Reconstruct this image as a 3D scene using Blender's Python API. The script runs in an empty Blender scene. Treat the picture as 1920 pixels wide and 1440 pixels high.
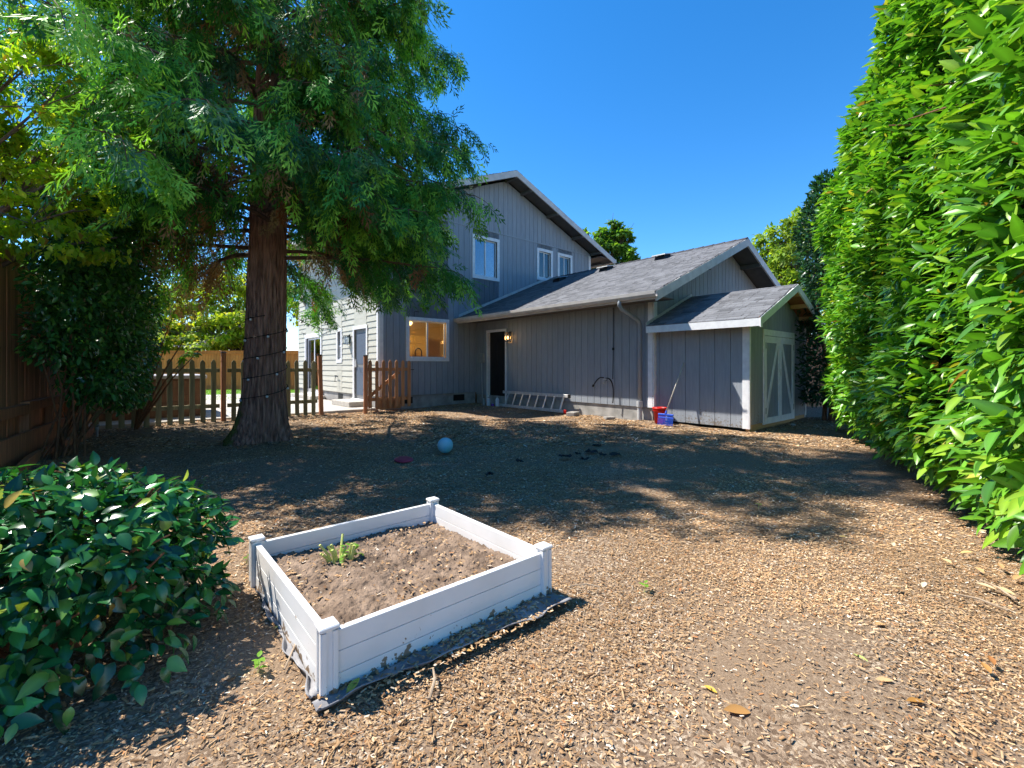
import bpy, bmesh, math, random
import numpy as np
from mathutils import Vector, Matrix

random.seed(7)
rng = np.random.default_rng(11)
SC = bpy.context.scene
COL = SC.collection

# ------------------------------------------------------------------ camera
FPX, YH, CAMH = 853.0, 687.0, 1.2            # focal length and horizon in 1920 px units
cam = bpy.data.cameras.new('camera')
cam.sensor_width = 36.0
cam.lens = FPX / 1920 * 36.0
cam.shift_y = -(720.0 - YH) / 1920
cam.clip_start = 0.05
cam.clip_end = 2000
cam_o = bpy.data.objects.new('camera', cam)
cam_o.location = (0, 0, CAMH)
cam_o.rotation_euler = (math.radians(90), 0, 0)
COL.objects.link(cam_o)
SC.camera = cam_o

# ------------------------------------------------------------------ sky, sun, exposure
SUN_EL = math.radians(54.5)
SUN_AZ = math.atan2(-0.965, 0.26)              # compass style, from +Y towards +X
sun_dir = Vector((math.sin(SUN_AZ) * math.cos(SUN_EL), math.cos(SUN_AZ) * math.cos(SUN_EL), math.sin(SUN_EL)))
world = bpy.data.worlds.new('World')
SC.world = world
world.use_nodes = True
nt = world.node_tree
sky = nt.nodes.new('ShaderNodeTexSky')
sky.sky_type = 'NISHITA'
sky.sun_disc = False
sky.sun_elevation = SUN_EL
sky.sun_rotation = SUN_AZ
sky.altitude = 1200
sky.air_density = 1.0
sky.dust_density = 0.1
sky.ozone_density = 3.5
hsv = nt.nodes.new('ShaderNodeHueSaturation')      # deeper blue over the whole sky
hsv.inputs['Saturation'].default_value = 1.32
nt.links.new(sky.outputs[0], hsv.inputs['Color'])
nt.links.new(hsv.outputs[0], nt.nodes['Background'].inputs[0])
nt.nodes['Background'].inputs[1].default_value = 0.112
sun = bpy.data.lights.new('sun', 'SUN')
sun.energy = 4.0
sun.angle = math.radians(0.5)
sun.color = (1.0, 0.94, 0.85)
sun_o = bpy.data.objects.new('sun', sun)
sun_o.rotation_euler = sun_dir.to_track_quat('Z', 'Y').to_euler()
sun_o.location = (-20, 5, 30)
COL.objects.link(sun_o)
SC.view_settings.view_transform = 'Standard'
SC.view_settings.look = 'None'
SC.view_settings.exposure = 1.32
SC.view_settings.gamma = 1.0
SC.cycles.use_denoising = True
try:
    SC.cycles.denoiser = 'OPENIMAGEDENOISE'
except Exception:
    pass
SC.cycles.max_bounces = 8
SC.cycles.diffuse_bounces = 4
SC.cycles.transparent_max_bounces = 12
SC.cycles.sample_clamp_indirect = 6.0

# ------------------------------------------------------------------ helpers
def link(o, parent=None):
    COL.objects.link(o)
    if parent is not None:
        o.parent = parent
    return o

def tag(o, label=None, cat=None, group=None, kind=None):
    if label: o['label'] = label
    if cat: o['category'] = cat
    if group: o['group'] = group
    if kind: o['kind'] = kind
    return o

def thing(name, label, cat, loc=(0, 0, 0), rz=0.0, group=None):
    o = bpy.data.objects.new(name, None)
    o.empty_display_size = 0.2
    o.location = loc
    o.rotation_euler = (0, 0, rz)
    COL.objects.link(o)
    return tag(o, label, cat, group)

def px(x, y, Y=None):
    """ground point seen at photo pixel x, y (or the point at depth Y)"""
    if Y is None:
        Y = CAMH * FPX / (y - YH)
    return Vector(((x - 960) / FPX * Y, Y, CAMH - (y - YH) / FPX * Y))

class MB:
    def __init__(self):
        self.v = []; self.f = []
    def add(self, vs, fs):
        b = len(self.v)
        self.v += [tuple(p) for p in vs]
        self.f += [tuple(b + i for i in f) for f in fs]
        return self
    def hexa(self, p):           # p: 4 bottom points then 4 top points
        return self.add(p, [(0, 3, 2, 1), (4, 5, 6, 7), (0, 1, 5, 4), (1, 2, 6, 5), (2, 3, 7, 6), (3, 0, 4, 7)])
    def box(self, x0, x1, y0, y1, z0, z1):
        return self.hexa([(x0, y0, z0), (x1, y0, z0), (x1, y1, z0), (x0, y1, z0),
                          (x0, y0, z1), (x1, y0, z1), (x1, y1, z1), (x0, y1, z1)])
    def wbox(self, W, s0, s1, z0, z1, d0, d1):
        return self.hexa([W(s0, z0, d0), W(s1, z0, d0), W(s1, z0, d1), W(s0, z0, d1),
                          W(s0, z1, d0), W(s1, z1, d0), W(s1, z1, d1), W(s0, z1, d1)])
    def wprism(self, W, poly, d0, d1):
        n = len(poly)
        vs = [W(s, z, d0) for s, z in poly] + [W(s, z, d1) for s, z in poly]
        fs = [tuple(range(n))[::-1], tuple(range(n, 2 * n))]
        fs += [(i, (i + 1) % n, n + (i + 1) % n, n + i) for i in range(n)]
        return self.add(vs, fs)
    def beam(self, a, b, w, h, up=(0, 0, 1)):
        a, b, up = Vector(a), Vector(b), Vector(up)
        d = (b - a).normalized()
        s = d.cross(up).normalized() * (w / 2)
        t = s.cross(d).normalized() * (h / 2)
        return self.hexa([a - s - t, a + s - t, b + s - t, b - s - t, a - s + t, a + s + t, b + s + t, b - s + t])
    def tube(self, pts, r, n=8, cap=True):
        pts = [Vector(p) for p in pts]
        rs = r if isinstance(r, (list, tuple)) else [r] * len(pts)
        b = len(self.v)
        ref = Vector((0.31, 0.17, 0.94))
        for i, p in enumerate(pts):
            d = (pts[min(i + 1, len(pts) - 1)] - pts[max(i - 1, 0)]).normalized()
            s = d.cross(ref)
            if s.length < 1e-3: s = d.cross(Vector((1, 0, 0)))
            s.normalize(); t = d.cross(s)
            for k in range(n):
                a = 2 * math.pi * k / n
                self.v.append(tuple(p + (s * math.cos(a) + t * math.sin(a)) * rs[i]))
        for i in range(len(pts) - 1):
            for k in range(n):
                k2 = (k + 1) % n
                self.f.append((b + i * n + k, b + i * n + k2, b + (i + 1) * n + k2, b + (i + 1) * n + k))
        if cap:
            self.f.append(tuple(b + k for k in range(n))[::-1])
            self.f.append(tuple(b + (len(pts) - 1) * n + k for k in range(n)))
        return self
    def lathe(self, prof, n=24, c=(0, 0, 0)):
        b = len(self.v)
        for r, z in prof:
            for k in range(n):
                a = 2 * math.pi * k / n
                self.v.append((c[0] + r * math.cos(a), c[1] + r * math.sin(a), c[2] + z))
        for i in range(len(prof) - 1):
            for k in range(n):
                k2 = (k + 1) % n
                self.f.append((b + i * n + k, b + i * n + k2, b + (i + 1) * n + k2, b + (i + 1) * n + k))
        return self
    def sphere(self, c, r, n=16, m=10):
        prof = [(max(1e-4, math.sin(math.pi * i / m) * r), -math.cos(math.pi * i / m) * r) for i in range(m + 1)]
        return self.lathe(prof, n, c)
    def mesh(self, name, m, bevel=0.0, smooth=False):
        me = bpy.data.meshes.new(name)
        me.from_pydata(self.v, [], self.f)
        bm = bmesh.new(); bm.from_mesh(me)
        bmesh.ops.recalc_face_normals(bm, faces=bm.faces)
        if bevel:
            bmesh.ops.bevel(bm, geom=list(bm.edges), offset=bevel, segments=1, affect='EDGES', profile=0.7)
        bm.to_mesh(me); bm.free()
        me.materials.append(m)
        if smooth:
            me.polygons.foreach_set('use_smooth', [True] * len(me.polygons))
        return me
    def build(self, name, m, parent=None, bevel=0.0, smooth=False, loc=None, rz=0):
        o = bpy.data.objects.new(name, self.mesh(name, m, bevel, smooth))
        if loc is not None: o.location = loc
        if rz: o.rotation_euler = (0, 0, rz)
        return link(o, parent)

def obj(name, me, parent=None, loc=None, rot=None, scale=None):
    o = bpy.data.objects.new(name, me)
    if loc is not None: o.location = loc
    if rot is not None: o.rotation_euler = rot
    if scale is not None: o.scale = scale
    return link(o, parent)

def np_mesh(name, V, F, m, col=None, smooth=False):
    """V (n,3), F (k,3) or (k,4) arrays -> mesh, optional per-vertex colour"""
    me = bpy.data.meshes.new(name)
    V = np.ascontiguousarray(V, dtype=np.float32); F = np.ascontiguousarray(F, dtype=np.int32)
    k = F.shape[1]
    me.vertices.add(len(V)); me.vertices.foreach_set('co', V.ravel())
    me.loops.add(F.size); me.loops.foreach_set('vertex_index', F.ravel())
    me.polygons.add(len(F))
    me.polygons.foreach_set('loop_start', np.arange(0, F.size, k, dtype=np.int32))
    me.polygons.foreach_set('loop_total', np.full(len(F), k, dtype=np.int32))
    if smooth:
        me.polygons.foreach_set('use_smooth', np.ones(len(F), dtype=bool))
    me.update(calc_edges=True)
    if col is not None:
        at = me.attributes.new('col', 'FLOAT_COLOR', 'POINT')
        c = np.ones((len(V), 4), dtype=np.float32); c[:, :3] = col
        at.data.foreach_set('color', c.ravel())
    me.materials.append(m)
    return me

def unit(a):
    return a / np.maximum(np.linalg.norm(a, axis=1, keepdims=True), 1e-9)

def frames(axis, nrm):
    a = unit(axis); b = np.cross(nrm, a)
    bad = np.linalg.norm(b, axis=1) < 1e-4
    b[bad] = np.cross(np.array([0.3, 0.5, 0.8]), a[bad])
    b = unit(b); n = np.cross(a, b)
    return np.stack([b, a, n], axis=2)           # columns: width, length, normal

def rib_tint(pv):
    """paler midrib, slightly darker rim"""
    return np.where(np.abs(pv[:, 0]) < 1e-6, 1.28, 0.93)[:, None]

def scatter(pv, pf, pos, R, size, col, rib=None):
    N, k = len(pos), len(pv)
    size = np.asarray(size)
    S = pv[None] * (size[:, None, None] if size.ndim == 1 else size[:, None, :])
    V = np.einsum('nij,nkj->nki', R, S) + pos[:, None, :]
    F = (pf[None] + (np.arange(N) * k)[:, None, None]).reshape(-1, pf.shape[1])
    C = np.repeat(col, k, axis=0)
    if rib is not None: C = C * np.tile(rib, (N, 1))
    return V.reshape(-1, 3), F, C

_nw = rng.normal(size=(3, 12, 3)); _np = rng.uniform(0, 6.28, size=(3, 12))
def noise(P, scale=1.0, ch=0):
    """cheap smooth pseudo noise about -1..1"""
    P = np.asarray(P, dtype=float)
    if P.shape[1] == 2: P = np.c_[P, np.zeros(len(P))]
    return np.sin(P @ _nw[ch].T * scale * 1.6 + _np[ch]).sum(1) / 3.4

# ------------------------------------------------------------------ materials
def mat(name, c1, c2=None, scale=6.0, rough=0.7, bump=0.0, bscale=None, stretch=(1, 1, 1), metal=0.0,
        spec=0.3, rand=0.0, detail=6.0, attr=False, lo=0.35, hi=0.65, bdist=0.01):
    m = bpy.data.materials.new(name); m.use_nodes = True
    n, l = m.node_tree.nodes, m.node_tree.links
    p = n['Principled BSDF']
    p.inputs['Roughness'].default_value = rough
    p.inputs['Metallic'].default_value = metal
    p.inputs['Specular IOR Level'].default_value = spec
    tc = n.new('ShaderNodeTexCoord'); mp = n.new('ShaderNodeMapping'); mp.inputs['Scale'].default_value = stretch
    l.new(tc.outputs['Object'], mp.inputs[0])
    nz = n.new('ShaderNodeTexNoise'); nz.inputs['Scale'].default_value = scale; nz.inputs['Detail'].default_value = detail
    l.new(mp.outputs[0], nz.inputs['Vector'])
    rp = n.new('ShaderNodeValToRGB'); rp.color_ramp.elements[0].position = lo; rp.color_ramp.elements[1].position = hi
    c2 = c2 or tuple(x * 0.8 for x in c1)
    rp.color_ramp.elements[0].color = (*c2, 1); rp.color_ramp.elements[1].color = (*c1, 1)
    l.new(nz.outputs['Fac'], rp.inputs[0])
    out = rp.outputs[0]
    if attr:
        at = n.new('ShaderNodeAttribute'); at.attribute_name = 'col'
        mx = n.new('ShaderNodeMix'); mx.data_type = 'RGBA'; mx.blend_type = 'MULTIPLY'; mx.inputs[0].default_value = 1.0
        l.new(out, mx.inputs[6]); l.new(at.outputs['Color'], mx.inputs[7]); out = mx.outputs[2]
    if rand:
        oi = n.new('ShaderNodeObjectInfo'); mr = n.new('ShaderNodeMapRange')
        mr.inputs[3].default_value = 1 - rand; mr.inputs[4].default_value = 1 + rand
        l.new(oi.outputs['Random'], mr.inputs[0])
        hs = n.new('ShaderNodeHueSaturation'); l.new(mr.outputs[0], hs.inputs['Value']); l.new(out, hs.inputs['Color'])
        out = hs.outputs[0]
    l.new(out, p.inputs['Base Color'])
    if bump:
        b = n.new('ShaderNodeBump'); b.inputs['Strength'].default_value = bump; b.inputs['Distance'].default_value = bdist
        if bscale:
            n2 = n.new('ShaderNodeTexNoise'); n2.inputs['Scale'].default_value = bscale; n2.inputs['Detail'].default_value = 5
            l.new(mp.outputs[0], n2.inputs['Vector']); l.new(n2.outputs['Fac'], b.inputs['Height'])
        else:
            l.new(nz.outputs['Fac'], b.inputs['Height'])
        l.new(b.outputs[0], p.inputs['Normal'])
    return m

def leaf_mat(name, rough=0.4, trans=0.35, spec=0.5, tint=(1.25, 1.25, 0.5)):
    m = bpy.data.materials.new(name); m.use_nodes = True
    n, l = m.node_tree.nodes, m.node_tree.links
    p = n['Principled BSDF']; p.inputs['Roughness'].default_value = rough; p.inputs['Specular IOR Level'].default_value = spec
    at = n.new('ShaderNodeAttribute'); at.attribute_name = 'col'
    l.new(at.outputs['Color'], p.inputs['Base Color'])
    t = n.new('ShaderNodeBsdfTranslucent')
    mx = n.new('ShaderNodeMix'); mx.data_type = 'RGBA'; mx.blend_type = 'MULTIPLY'; mx.inputs[0].default_value = 1
    l.new(at.outputs['Color'], mx.inputs[6]); mx.inputs[7].default_value = (*tint, 1); mx.clamp_result = False
    l.new(mx.outputs[2], t.inputs['Color'])
    ms = n.new('ShaderNodeMixShader'); ms.inputs[0].default_value = trans
    l.new(p.outputs[0], ms.inputs[1]); l.new(t.outputs[0], ms.inputs[2])
    l.new(ms.outputs[0], n['Material Output'].inputs['Surface'])
    return m

def emit_mat(name, col, strength):
    m = bpy.data.materials.new(name); m.use_nodes = True
    p = m.node_tree.nodes['Principled BSDF']
    p.inputs['Base Color'].default_value = (*col, 1); p.inputs['Emission Color'].default_value = (*col, 1)
    p.inputs['Emission Strength'].default_value = strength
    return m

def glass_mat(name, tint=(0.9, 0.95, 1.0), ior=1.5, boost=0.0):
    m = bpy.data.materials.new(name); m.use_nodes = True
    n, l = m.node_tree.nodes, m.node_tree.links
    n.remove(n['Principled BSDF'])
    g = n.new('ShaderNodeBsdfGlossy'); g.inputs['Roughness'].default_value = 0.02
    t = n.new('ShaderNodeBsdfTransparent'); t.inputs[0].default_value = (*tint, 1)
    fr = n.new('ShaderNodeFresnel'); fr.inputs[0].default_value = ior
    ad = n.new('ShaderNodeMath'); ad.operation = 'ADD'; ad.inputs[1].default_value = boost; ad.use_clamp = True
    l.new(fr.outputs[0], ad.inputs[0])
    ms = n.new('ShaderNodeMixShader'); l.new(ad.outputs[0], ms.inputs[0]); l.new(t.outputs[0], ms.inputs[1]); l.new(g.outputs[0], ms.inputs[2])
    l.new(ms.outputs[0], n['Material Output'].inputs['Surface'])
    return m

M = {}
GREY = (0.295, 0.325, 0.365)
M['siding'] = mat('painted_siding', GREY, tuple(x * 0.86 for x in GREY), 5, 0.62, 0.25, 40, (6, 6, 0.6), rand=0.05, bdist=0.004)
M['siding_core'] = mat('siding_groove', tuple(x * 0.45 for x in GREY), None, 5, 0.8)
M['cream'] = mat('cream_siding', (0.52, 0.51, 0.44), (0.46, 0.45, 0.385), 4, 0.6, 0.15, 50, (0.6, 0.6, 6), rand=0.04, bdist=0.003)
M['white'] = mat('white_trim', (0.80, 0.80, 0.81), (0.70, 0.70, 0.72), 9, 0.5, 0.1, 60, bdist=0.002)
M['fascia'] = mat('fascia_paint', (0.60, 0.57, 0.55), (0.5, 0.47, 0.45), 5, 0.5, 0.1, 30, bdist=0.002)
M['vinyl'] = mat('white_vinyl', (0.78, 0.78, 0.78), (0.70, 0.695, 0.68), 3.5, 0.35, 0.04, 12, spec=0.5, bdist=0.003)
M['concrete'] = mat('concrete', (0.50, 0.47, 0.42), (0.36, 0.34, 0.31), 5, 0.9, 0.3, 45, bdist=0.004)
M['foundation'] = mat('foundation_concrete', (0.40, 0.39, 0.37), (0.25, 0.245, 0.23), 4, 0.9, 0.4, 25, bdist=0.006)
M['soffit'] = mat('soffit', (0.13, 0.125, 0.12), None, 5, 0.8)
M['shingle'] = mat('shingle', (1.0, 1.0, 1.0), (0.7, 0.7, 0.72), 60, 0.92, 0.5, 150, attr=True, spec=0.15, bdist=0.004)
M['roof_core'] = mat('roof_felt', (0.06, 0.06, 0.065), None, 8, 0.95)
M['door_dark'] = mat('dark_door', (0.012, 0.011, 0.011), None, 4, 0.45)
M['grey_door'] = mat('screen_door', (0.21, 0.215, 0.225), (0.17, 0.175, 0.18), 12, 0.55)
M['black'] = mat('black_metal', (0.015, 0.014, 0.014), None, 8, 0.5)
M['glass'] = glass_mat('window_glass', boost=0.03)
M['glass_up'] = glass_mat('window_glass_upper', (0.8, 0.87, 0.95), 1.5, 0.10)
M['screen'] = mat('insect_screen', (0.10, 0.13, 0.18), None, 30, 0.7)
M['blind'] = mat('blind_slats', (0.62, 0.64, 0.68), None, 5, 0.6)
M['room_dark'] = mat('room_dark', (0.10, 0.095, 0.09), None, 3, 0.9)
M['kitchen'] = mat('kitchen_wall', (0.55, 0.40, 0.20), (0.50, 0.36, 0.18), 2, 0.8)
M['cabinet'] = mat('cabinet', (0.60, 0.42, 0.16), (0.52, 0.36, 0.13), 4, 0.5)
M['dark_wood'] = mat('dark_wood', (0.10, 0.055, 0.03), None, 5, 0.5)
M['globe'] = emit_mat('lamp_globe', (1.0, 0.62, 0.22), 2.2)
M['filament'] = emit_mat('lamp_filament', (1.0, 0.42, 0.10), 14.0)
M['meter'] = mat('meter_box', (0.34, 0.36, 0.37), None, 7, 0.5)
M['pipe'] = mat('pvc_pipe', (0.45, 0.46, 0.47), (0.36, 0.37, 0.38), 6, 0.5)
M['alu'] = mat('aluminium', (0.70, 0.69, 0.67), (0.56, 0.55, 0.53), 15, 0.45, metal=0.4)
M['cedar'] = mat('stained_cedar', (0.62, 0.30, 0.155), (0.42, 0.185, 0.09), 3.2, 0.72, 0.5, 14, (9, 9, 0.5), rand=0.22, bdist=0.006)
M['cedar_far'] = mat('new_cedar', (0.70, 0.22, 0.05), (0.52, 0.15, 0.035), 3.2, 0.75, 0.3, 14, (9, 9, 0.5), rand=0.16, bdist=0.006)
M['picket'] = mat('weathered_picket', (0.34, 0.30, 0.17), (0.19, 0.175, 0.10), 3.0, 0.85, 0.5, 12, (7, 7, 0.6), rand=0.18, bdist=0.006)
M['post'] = mat('stained_post', (0.50, 0.225, 0.11), (0.33, 0.14, 0.07), 4, 0.7, 0.4, 12, (8, 8, 0.5), bdist=0.005)
M['gatewood'] = mat('gate_cedar', (0.48, 0.235, 0.11), (0.30, 0.145, 0.07), 3, 0.75, 0.4, 12, (8, 8, 0.5), rand=0.2, bdist=0.005)
M['newwood'] = mat('raw_lumber', (0.55, 0.33, 0.14), (0.45, 0.26, 0.11), 4, 0.75, 0.2, 12, (8, 1, 8), bdist=0.003)
M['ply'] = mat('plywood', (0.34, 0.15, 0.075), (0.28, 0.12, 0.06), 3, 0.8)
M['tubwood'] = mat('tub_cabinet', (0.20, 0.10, 0.055), (0.13, 0.065, 0.038), 3, 0.6, 0.2, 10, (6, 6, 0.6), rand=0.1)
M['tubcover'] = mat('tub_cover', (0.44, 0.43, 0.45), (0.36, 0.35, 0.37), 5, 0.5)
M['soil'] = mat('bed_soil', (0.28, 0.205, 0.15), (0.13, 0.092, 0.066), 9, 0.98, 0.8, 55, attr=False, bdist=0.02, spec=0.1)
M['fabric'] = mat('landscape_fabric', (0.33, 0.325, 0.33), (0.17, 0.165, 0.17), 7, 0.85, 0.5, 18, bdist=0.01)
M["ball"] = mat("ball_rubber", (0.14, 0.55, 0.72), (0.42, 0.66, 0.72), 5, 0.5, 0.1, 40, lo=0.3, hi=0.62)
M['disc'] = mat('disc_plastic', (0.42, 0.045, 0.085), (0.30, 0.03, 0.06), 9, 0.5)
M['red'] = mat('red_plastic', (0.62, 0.018, 0.012), (0.5, 0.015, 0.01), 5, 0.4)
M['blue'] = mat('blue_plastic', (0.02, 0.10, 0.62), (0.02, 0.08, 0.5), 5, 0.4)
M['handle'] = mat('wood_handle', (0.50, 0.47, 0.42), (0.42, 0.39, 0.34), 6, 0.6)
M['bottle'] = mat('white_bottle', (0.72, 0.73, 0.76), (0.62, 0.63, 0.68), 8, 0.4)
M['purple'] = mat('purple_label', (0.20, 0.06, 0.40), None, 8, 0.5)
M['stone'] = mat('stone', (0.36, 0.34, 0.31), (0.24, 0.225, 0.21), 9, 0.9, 0.4)
M['blackfab'] = mat('black_fabric', (0.035, 0.034, 0.036), None, 9, 0.9)
M['wire'] = mat('cable', (0.012, 0.011, 0.011), None, 9, 0.6)
M['bulb'] = mat('clear_bulb', (0.75, 0.77, 0.78), (0.6, 0.62, 0.62), 9, 0.15, spec=0.8)
M['deadwood'] = mat('dead_twig', (0.40, 0.31, 0.22), (0.25, 0.18, 0.12), 12, 0.9)
M['stem'] = mat('brown_stem', (0.22, 0.105, 0.05), (0.13, 0.06, 0.03), 14, 0.8)
M['branch'] = mat('conifer_branch', (0.20, 0.125, 0.085), (0.10, 0.062, 0.045), 9, 0.9, 0.4, 25)
M['trunk_grey'] = mat('tree_bark', (0.17, 0.13, 0.10), (0.09, 0.07, 0.055), 8, 0.95, 0.6, 20, (3, 3, 0.7))
M['chip'] = mat('wood_chip', (1, 1, 1), (0.72, 0.68, 0.64), 30, 0.92, attr=True, spec=0.15)
M['cutstalk'] = mat('pruned_stalk', (0.60, 0.58, 0.20), (0.40, 0.46, 0.12), 14, 0.7)
M['laurel'] = leaf_mat('laurel_leaf', 0.34, 0.32, 0.45)
M['camellia'] = leaf_mat('camellia_leaf', 0.22, 0.14, 0.6)
M['needle'] = leaf_mat('cedar_foliage', 0.5, 0.28, 0.25, (1.15, 1.2, 0.6))
M['leaf'] = leaf_mat('broad_leaf', 0.5, 0.5, 0.3, (1.45, 1.4, 0.45))
M['shrubleaf'] = leaf_mat('shrub_leaf', 0.26, 0.28, 0.6)
M['petal'] = mat('white_petal', (0.85, 0.85, 0.80), None, 5, 0.6)
M['dryleaf'] = leaf_mat('dry_leaf', 0.55, 0.15, 0.3, (1.1, 1.0, 0.6))

def soil_splash(m, top=0.075, col=(0.26, 0.19, 0.13), thr=0.985):
    n, l = m.node_tree.nodes, m.node_tree.links
    p = n['Principled BSDF']; old = p.inputs['Base Color'].links[0].from_socket
    tc = n.new('ShaderNodeTexCoord'); sx = n.new('ShaderNodeSeparateXYZ'); l.new(tc.outputs['Object'], sx.inputs[0])
    n1 = n.new('ShaderNodeTexNoise'); n1.inputs['Scale'].default_value = 38; n1.inputs['Detail'].default_value = 8; l.new(tc.outputs['Object'], n1.inputs['Vector'])
    n2 = n.new('ShaderNodeTexNoise'); n2.inputs['Scale'].default_value = 5; n2.inputs['Detail'].default_value = 4; l.new(tc.outputs['Object'], n2.inputs['Vector'])
    z = n.new('ShaderNodeMapRange'); z.inputs[1].default_value = 0.0; z.inputs[2].default_value = top; z.inputs[3].default_value = 0.34; z.inputs[4].default_value = 0.0; l.new(sx.outputs[2], z.inputs[0])
    a = n.new('ShaderNodeMath'); a.operation = 'ADD'; l.new(n1.outputs['Fac'], a.inputs[0]); l.new(z.outputs[0], a.inputs[1])
    b = n.new('ShaderNodeMath'); b.operation = 'MULTIPLY_ADD'; b.inputs[1].default_value = 0.5; l.new(n2.outputs['Fac'], b.inputs[0]); l.new(a.outputs[0], b.inputs[2])
    r = n.new('ShaderNodeValToRGB'); r.color_ramp.elements[0].position = thr; r.color_ramp.elements[1].position = min(1.0, thr + 0.08)
    sc = n.new('ShaderNodeMath'); sc.operation = 'MULTIPLY'; sc.inputs[1].default_value = 0.96; l.new(b.outputs[0], sc.inputs[0]); l.new(sc.outputs[0], r.inputs[0])
    mx = n.new('ShaderNodeMix'); mx.data_type = 'RGBA'; l.new(r.outputs[0], mx.inputs[0]); l.new(old, mx.inputs[6]); mx.inputs[7].default_value = (*col, 1)
    l.new(mx.outputs[2], p.inputs['Base Color'])
soil_splash(M['vinyl'])
soil_splash(M['siding'], 0.40, (0.20, 0.18, 0.16), 0.98)

def ground_mat():
    m = bpy.data.materials.new('mulch_ground'); m.use_nodes = True
    n, l = m.node_tree.nodes, m.node_tree.links
    p = n['Principled BSDF']; p.inputs['Roughness'].default_value = 0.97; p.inputs['Specular IOR Level'].default_value = 0.1
    tc = n.new('ShaderNodeTexCoord')
    mp = n.new('ShaderNodeMapping'); mp.inputs['Scale'].default_value = (1.0, 1.0, 1.0)
    l.new(tc.outputs['Object'], mp.inputs[0])
    warp = n.new('ShaderNodeTexNoise'); warp.inputs['Scale'].default_value = 11; l.new(mp.outputs[0], warp.inputs['Vector'])
    mixv = n.new('ShaderNodeMix'); mixv.data_type = 'VECTOR'; mixv.inputs[0].default_value = 0.09
    l.new(mp.outputs[0], mixv.inputs[4]); l.new(warp.outputs['Color'], mixv.inputs[5])
    vo = n.new('ShaderNodeTexVoronoi'); vo.inputs['Scale'].default_value = 110; l.new(mixv.outputs[1], vo.inputs['Vector'])
    sep = n.new('ShaderNodeSeparateColor'); l.new(vo.outputs['Color'], sep.inputs[0])
    r1 = n.new('ShaderNodeValToRGB'); e = r1.color_ramp.elements
    e[0].color = (0.12, 0.08, 0.053, 1); e[1].color = (0.50, 0.40, 0.29, 1)
    x = e.new(0.45); x.color = (0.25, 0.175, 0.118, 1)
    x = e.new(0.78); x.color = (0.36, 0.26, 0.175, 1)
    l.new(sep.outputs[0], r1.inputs[0])
    nz = n.new('ShaderNodeTexNoise'); nz.inputs['Scale'].default_value = 1.3; nz.inputs['Detail'].default_value = 7
    l.new(tc.outputs['Object'], nz.inputs['Vector'])
    r2 = n.new('ShaderNodeValToRGB'); r2.color_ramp.elements[0].position = 0.44; r2.color_ramp.elements[1].position = 0.6
    l.new(nz.outputs['Fac'], r2.inputs[0])
    fine = n.new('ShaderNodeTexNoise'); fine.inputs['Scale'].default_value = 110; fine.inputs['Detail'].default_value = 10; fine.inputs['Roughness'].default_value = 0.75
    l.new(tc.outputs['Object'], fine.inputs['Vector'])
    r3 = n.new('ShaderNodeValToRGB'); r3.color_ramp.elements[0].color = (0.18, 0.12, 0.075, 1); r3.color_ramp.elements[1].color = (0.36, 0.26, 0.175, 1)
    r3.color_ramp.elements[0].position = 0.36; r3.color_ramp.elements[1].position = 0.64
    l.new(fine.outputs['Fac'], r3.inputs[0])
    mx = n.new('ShaderNodeMix'); mx.data_type = 'RGBA'
    l.new(r2.outputs[0], mx.inputs[0]); l.new(r1.outputs[0], mx.inputs[6]); l.new(r3.outputs[0], mx.inputs[7])
    l.new(mx.outputs[2], p.inputs['Base Color'])
    b = n.new('ShaderNodeBump'); b.inputs['Strength'].default_value = 0.7; b.inputs['Distance'].default_value = 0.015
    ad = n.new('ShaderNodeMath'); ad.operation = 'ADD'
    l.new(sep.outputs[1], ad.inputs[0]); l.new(fine.outputs['Fac'], ad.inputs[1]); l.new(ad.outputs[0], b.inputs['Height'])
    l.new(b.outputs[0], p.inputs['Normal'])
    return m
M['ground'] = ground_mat()
M['lawn'] = mat('lawn_green', (0.16, 0.30, 0.055), (0.09, 0.19, 0.03), 14, 0.9, 0.6, 60)

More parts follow.
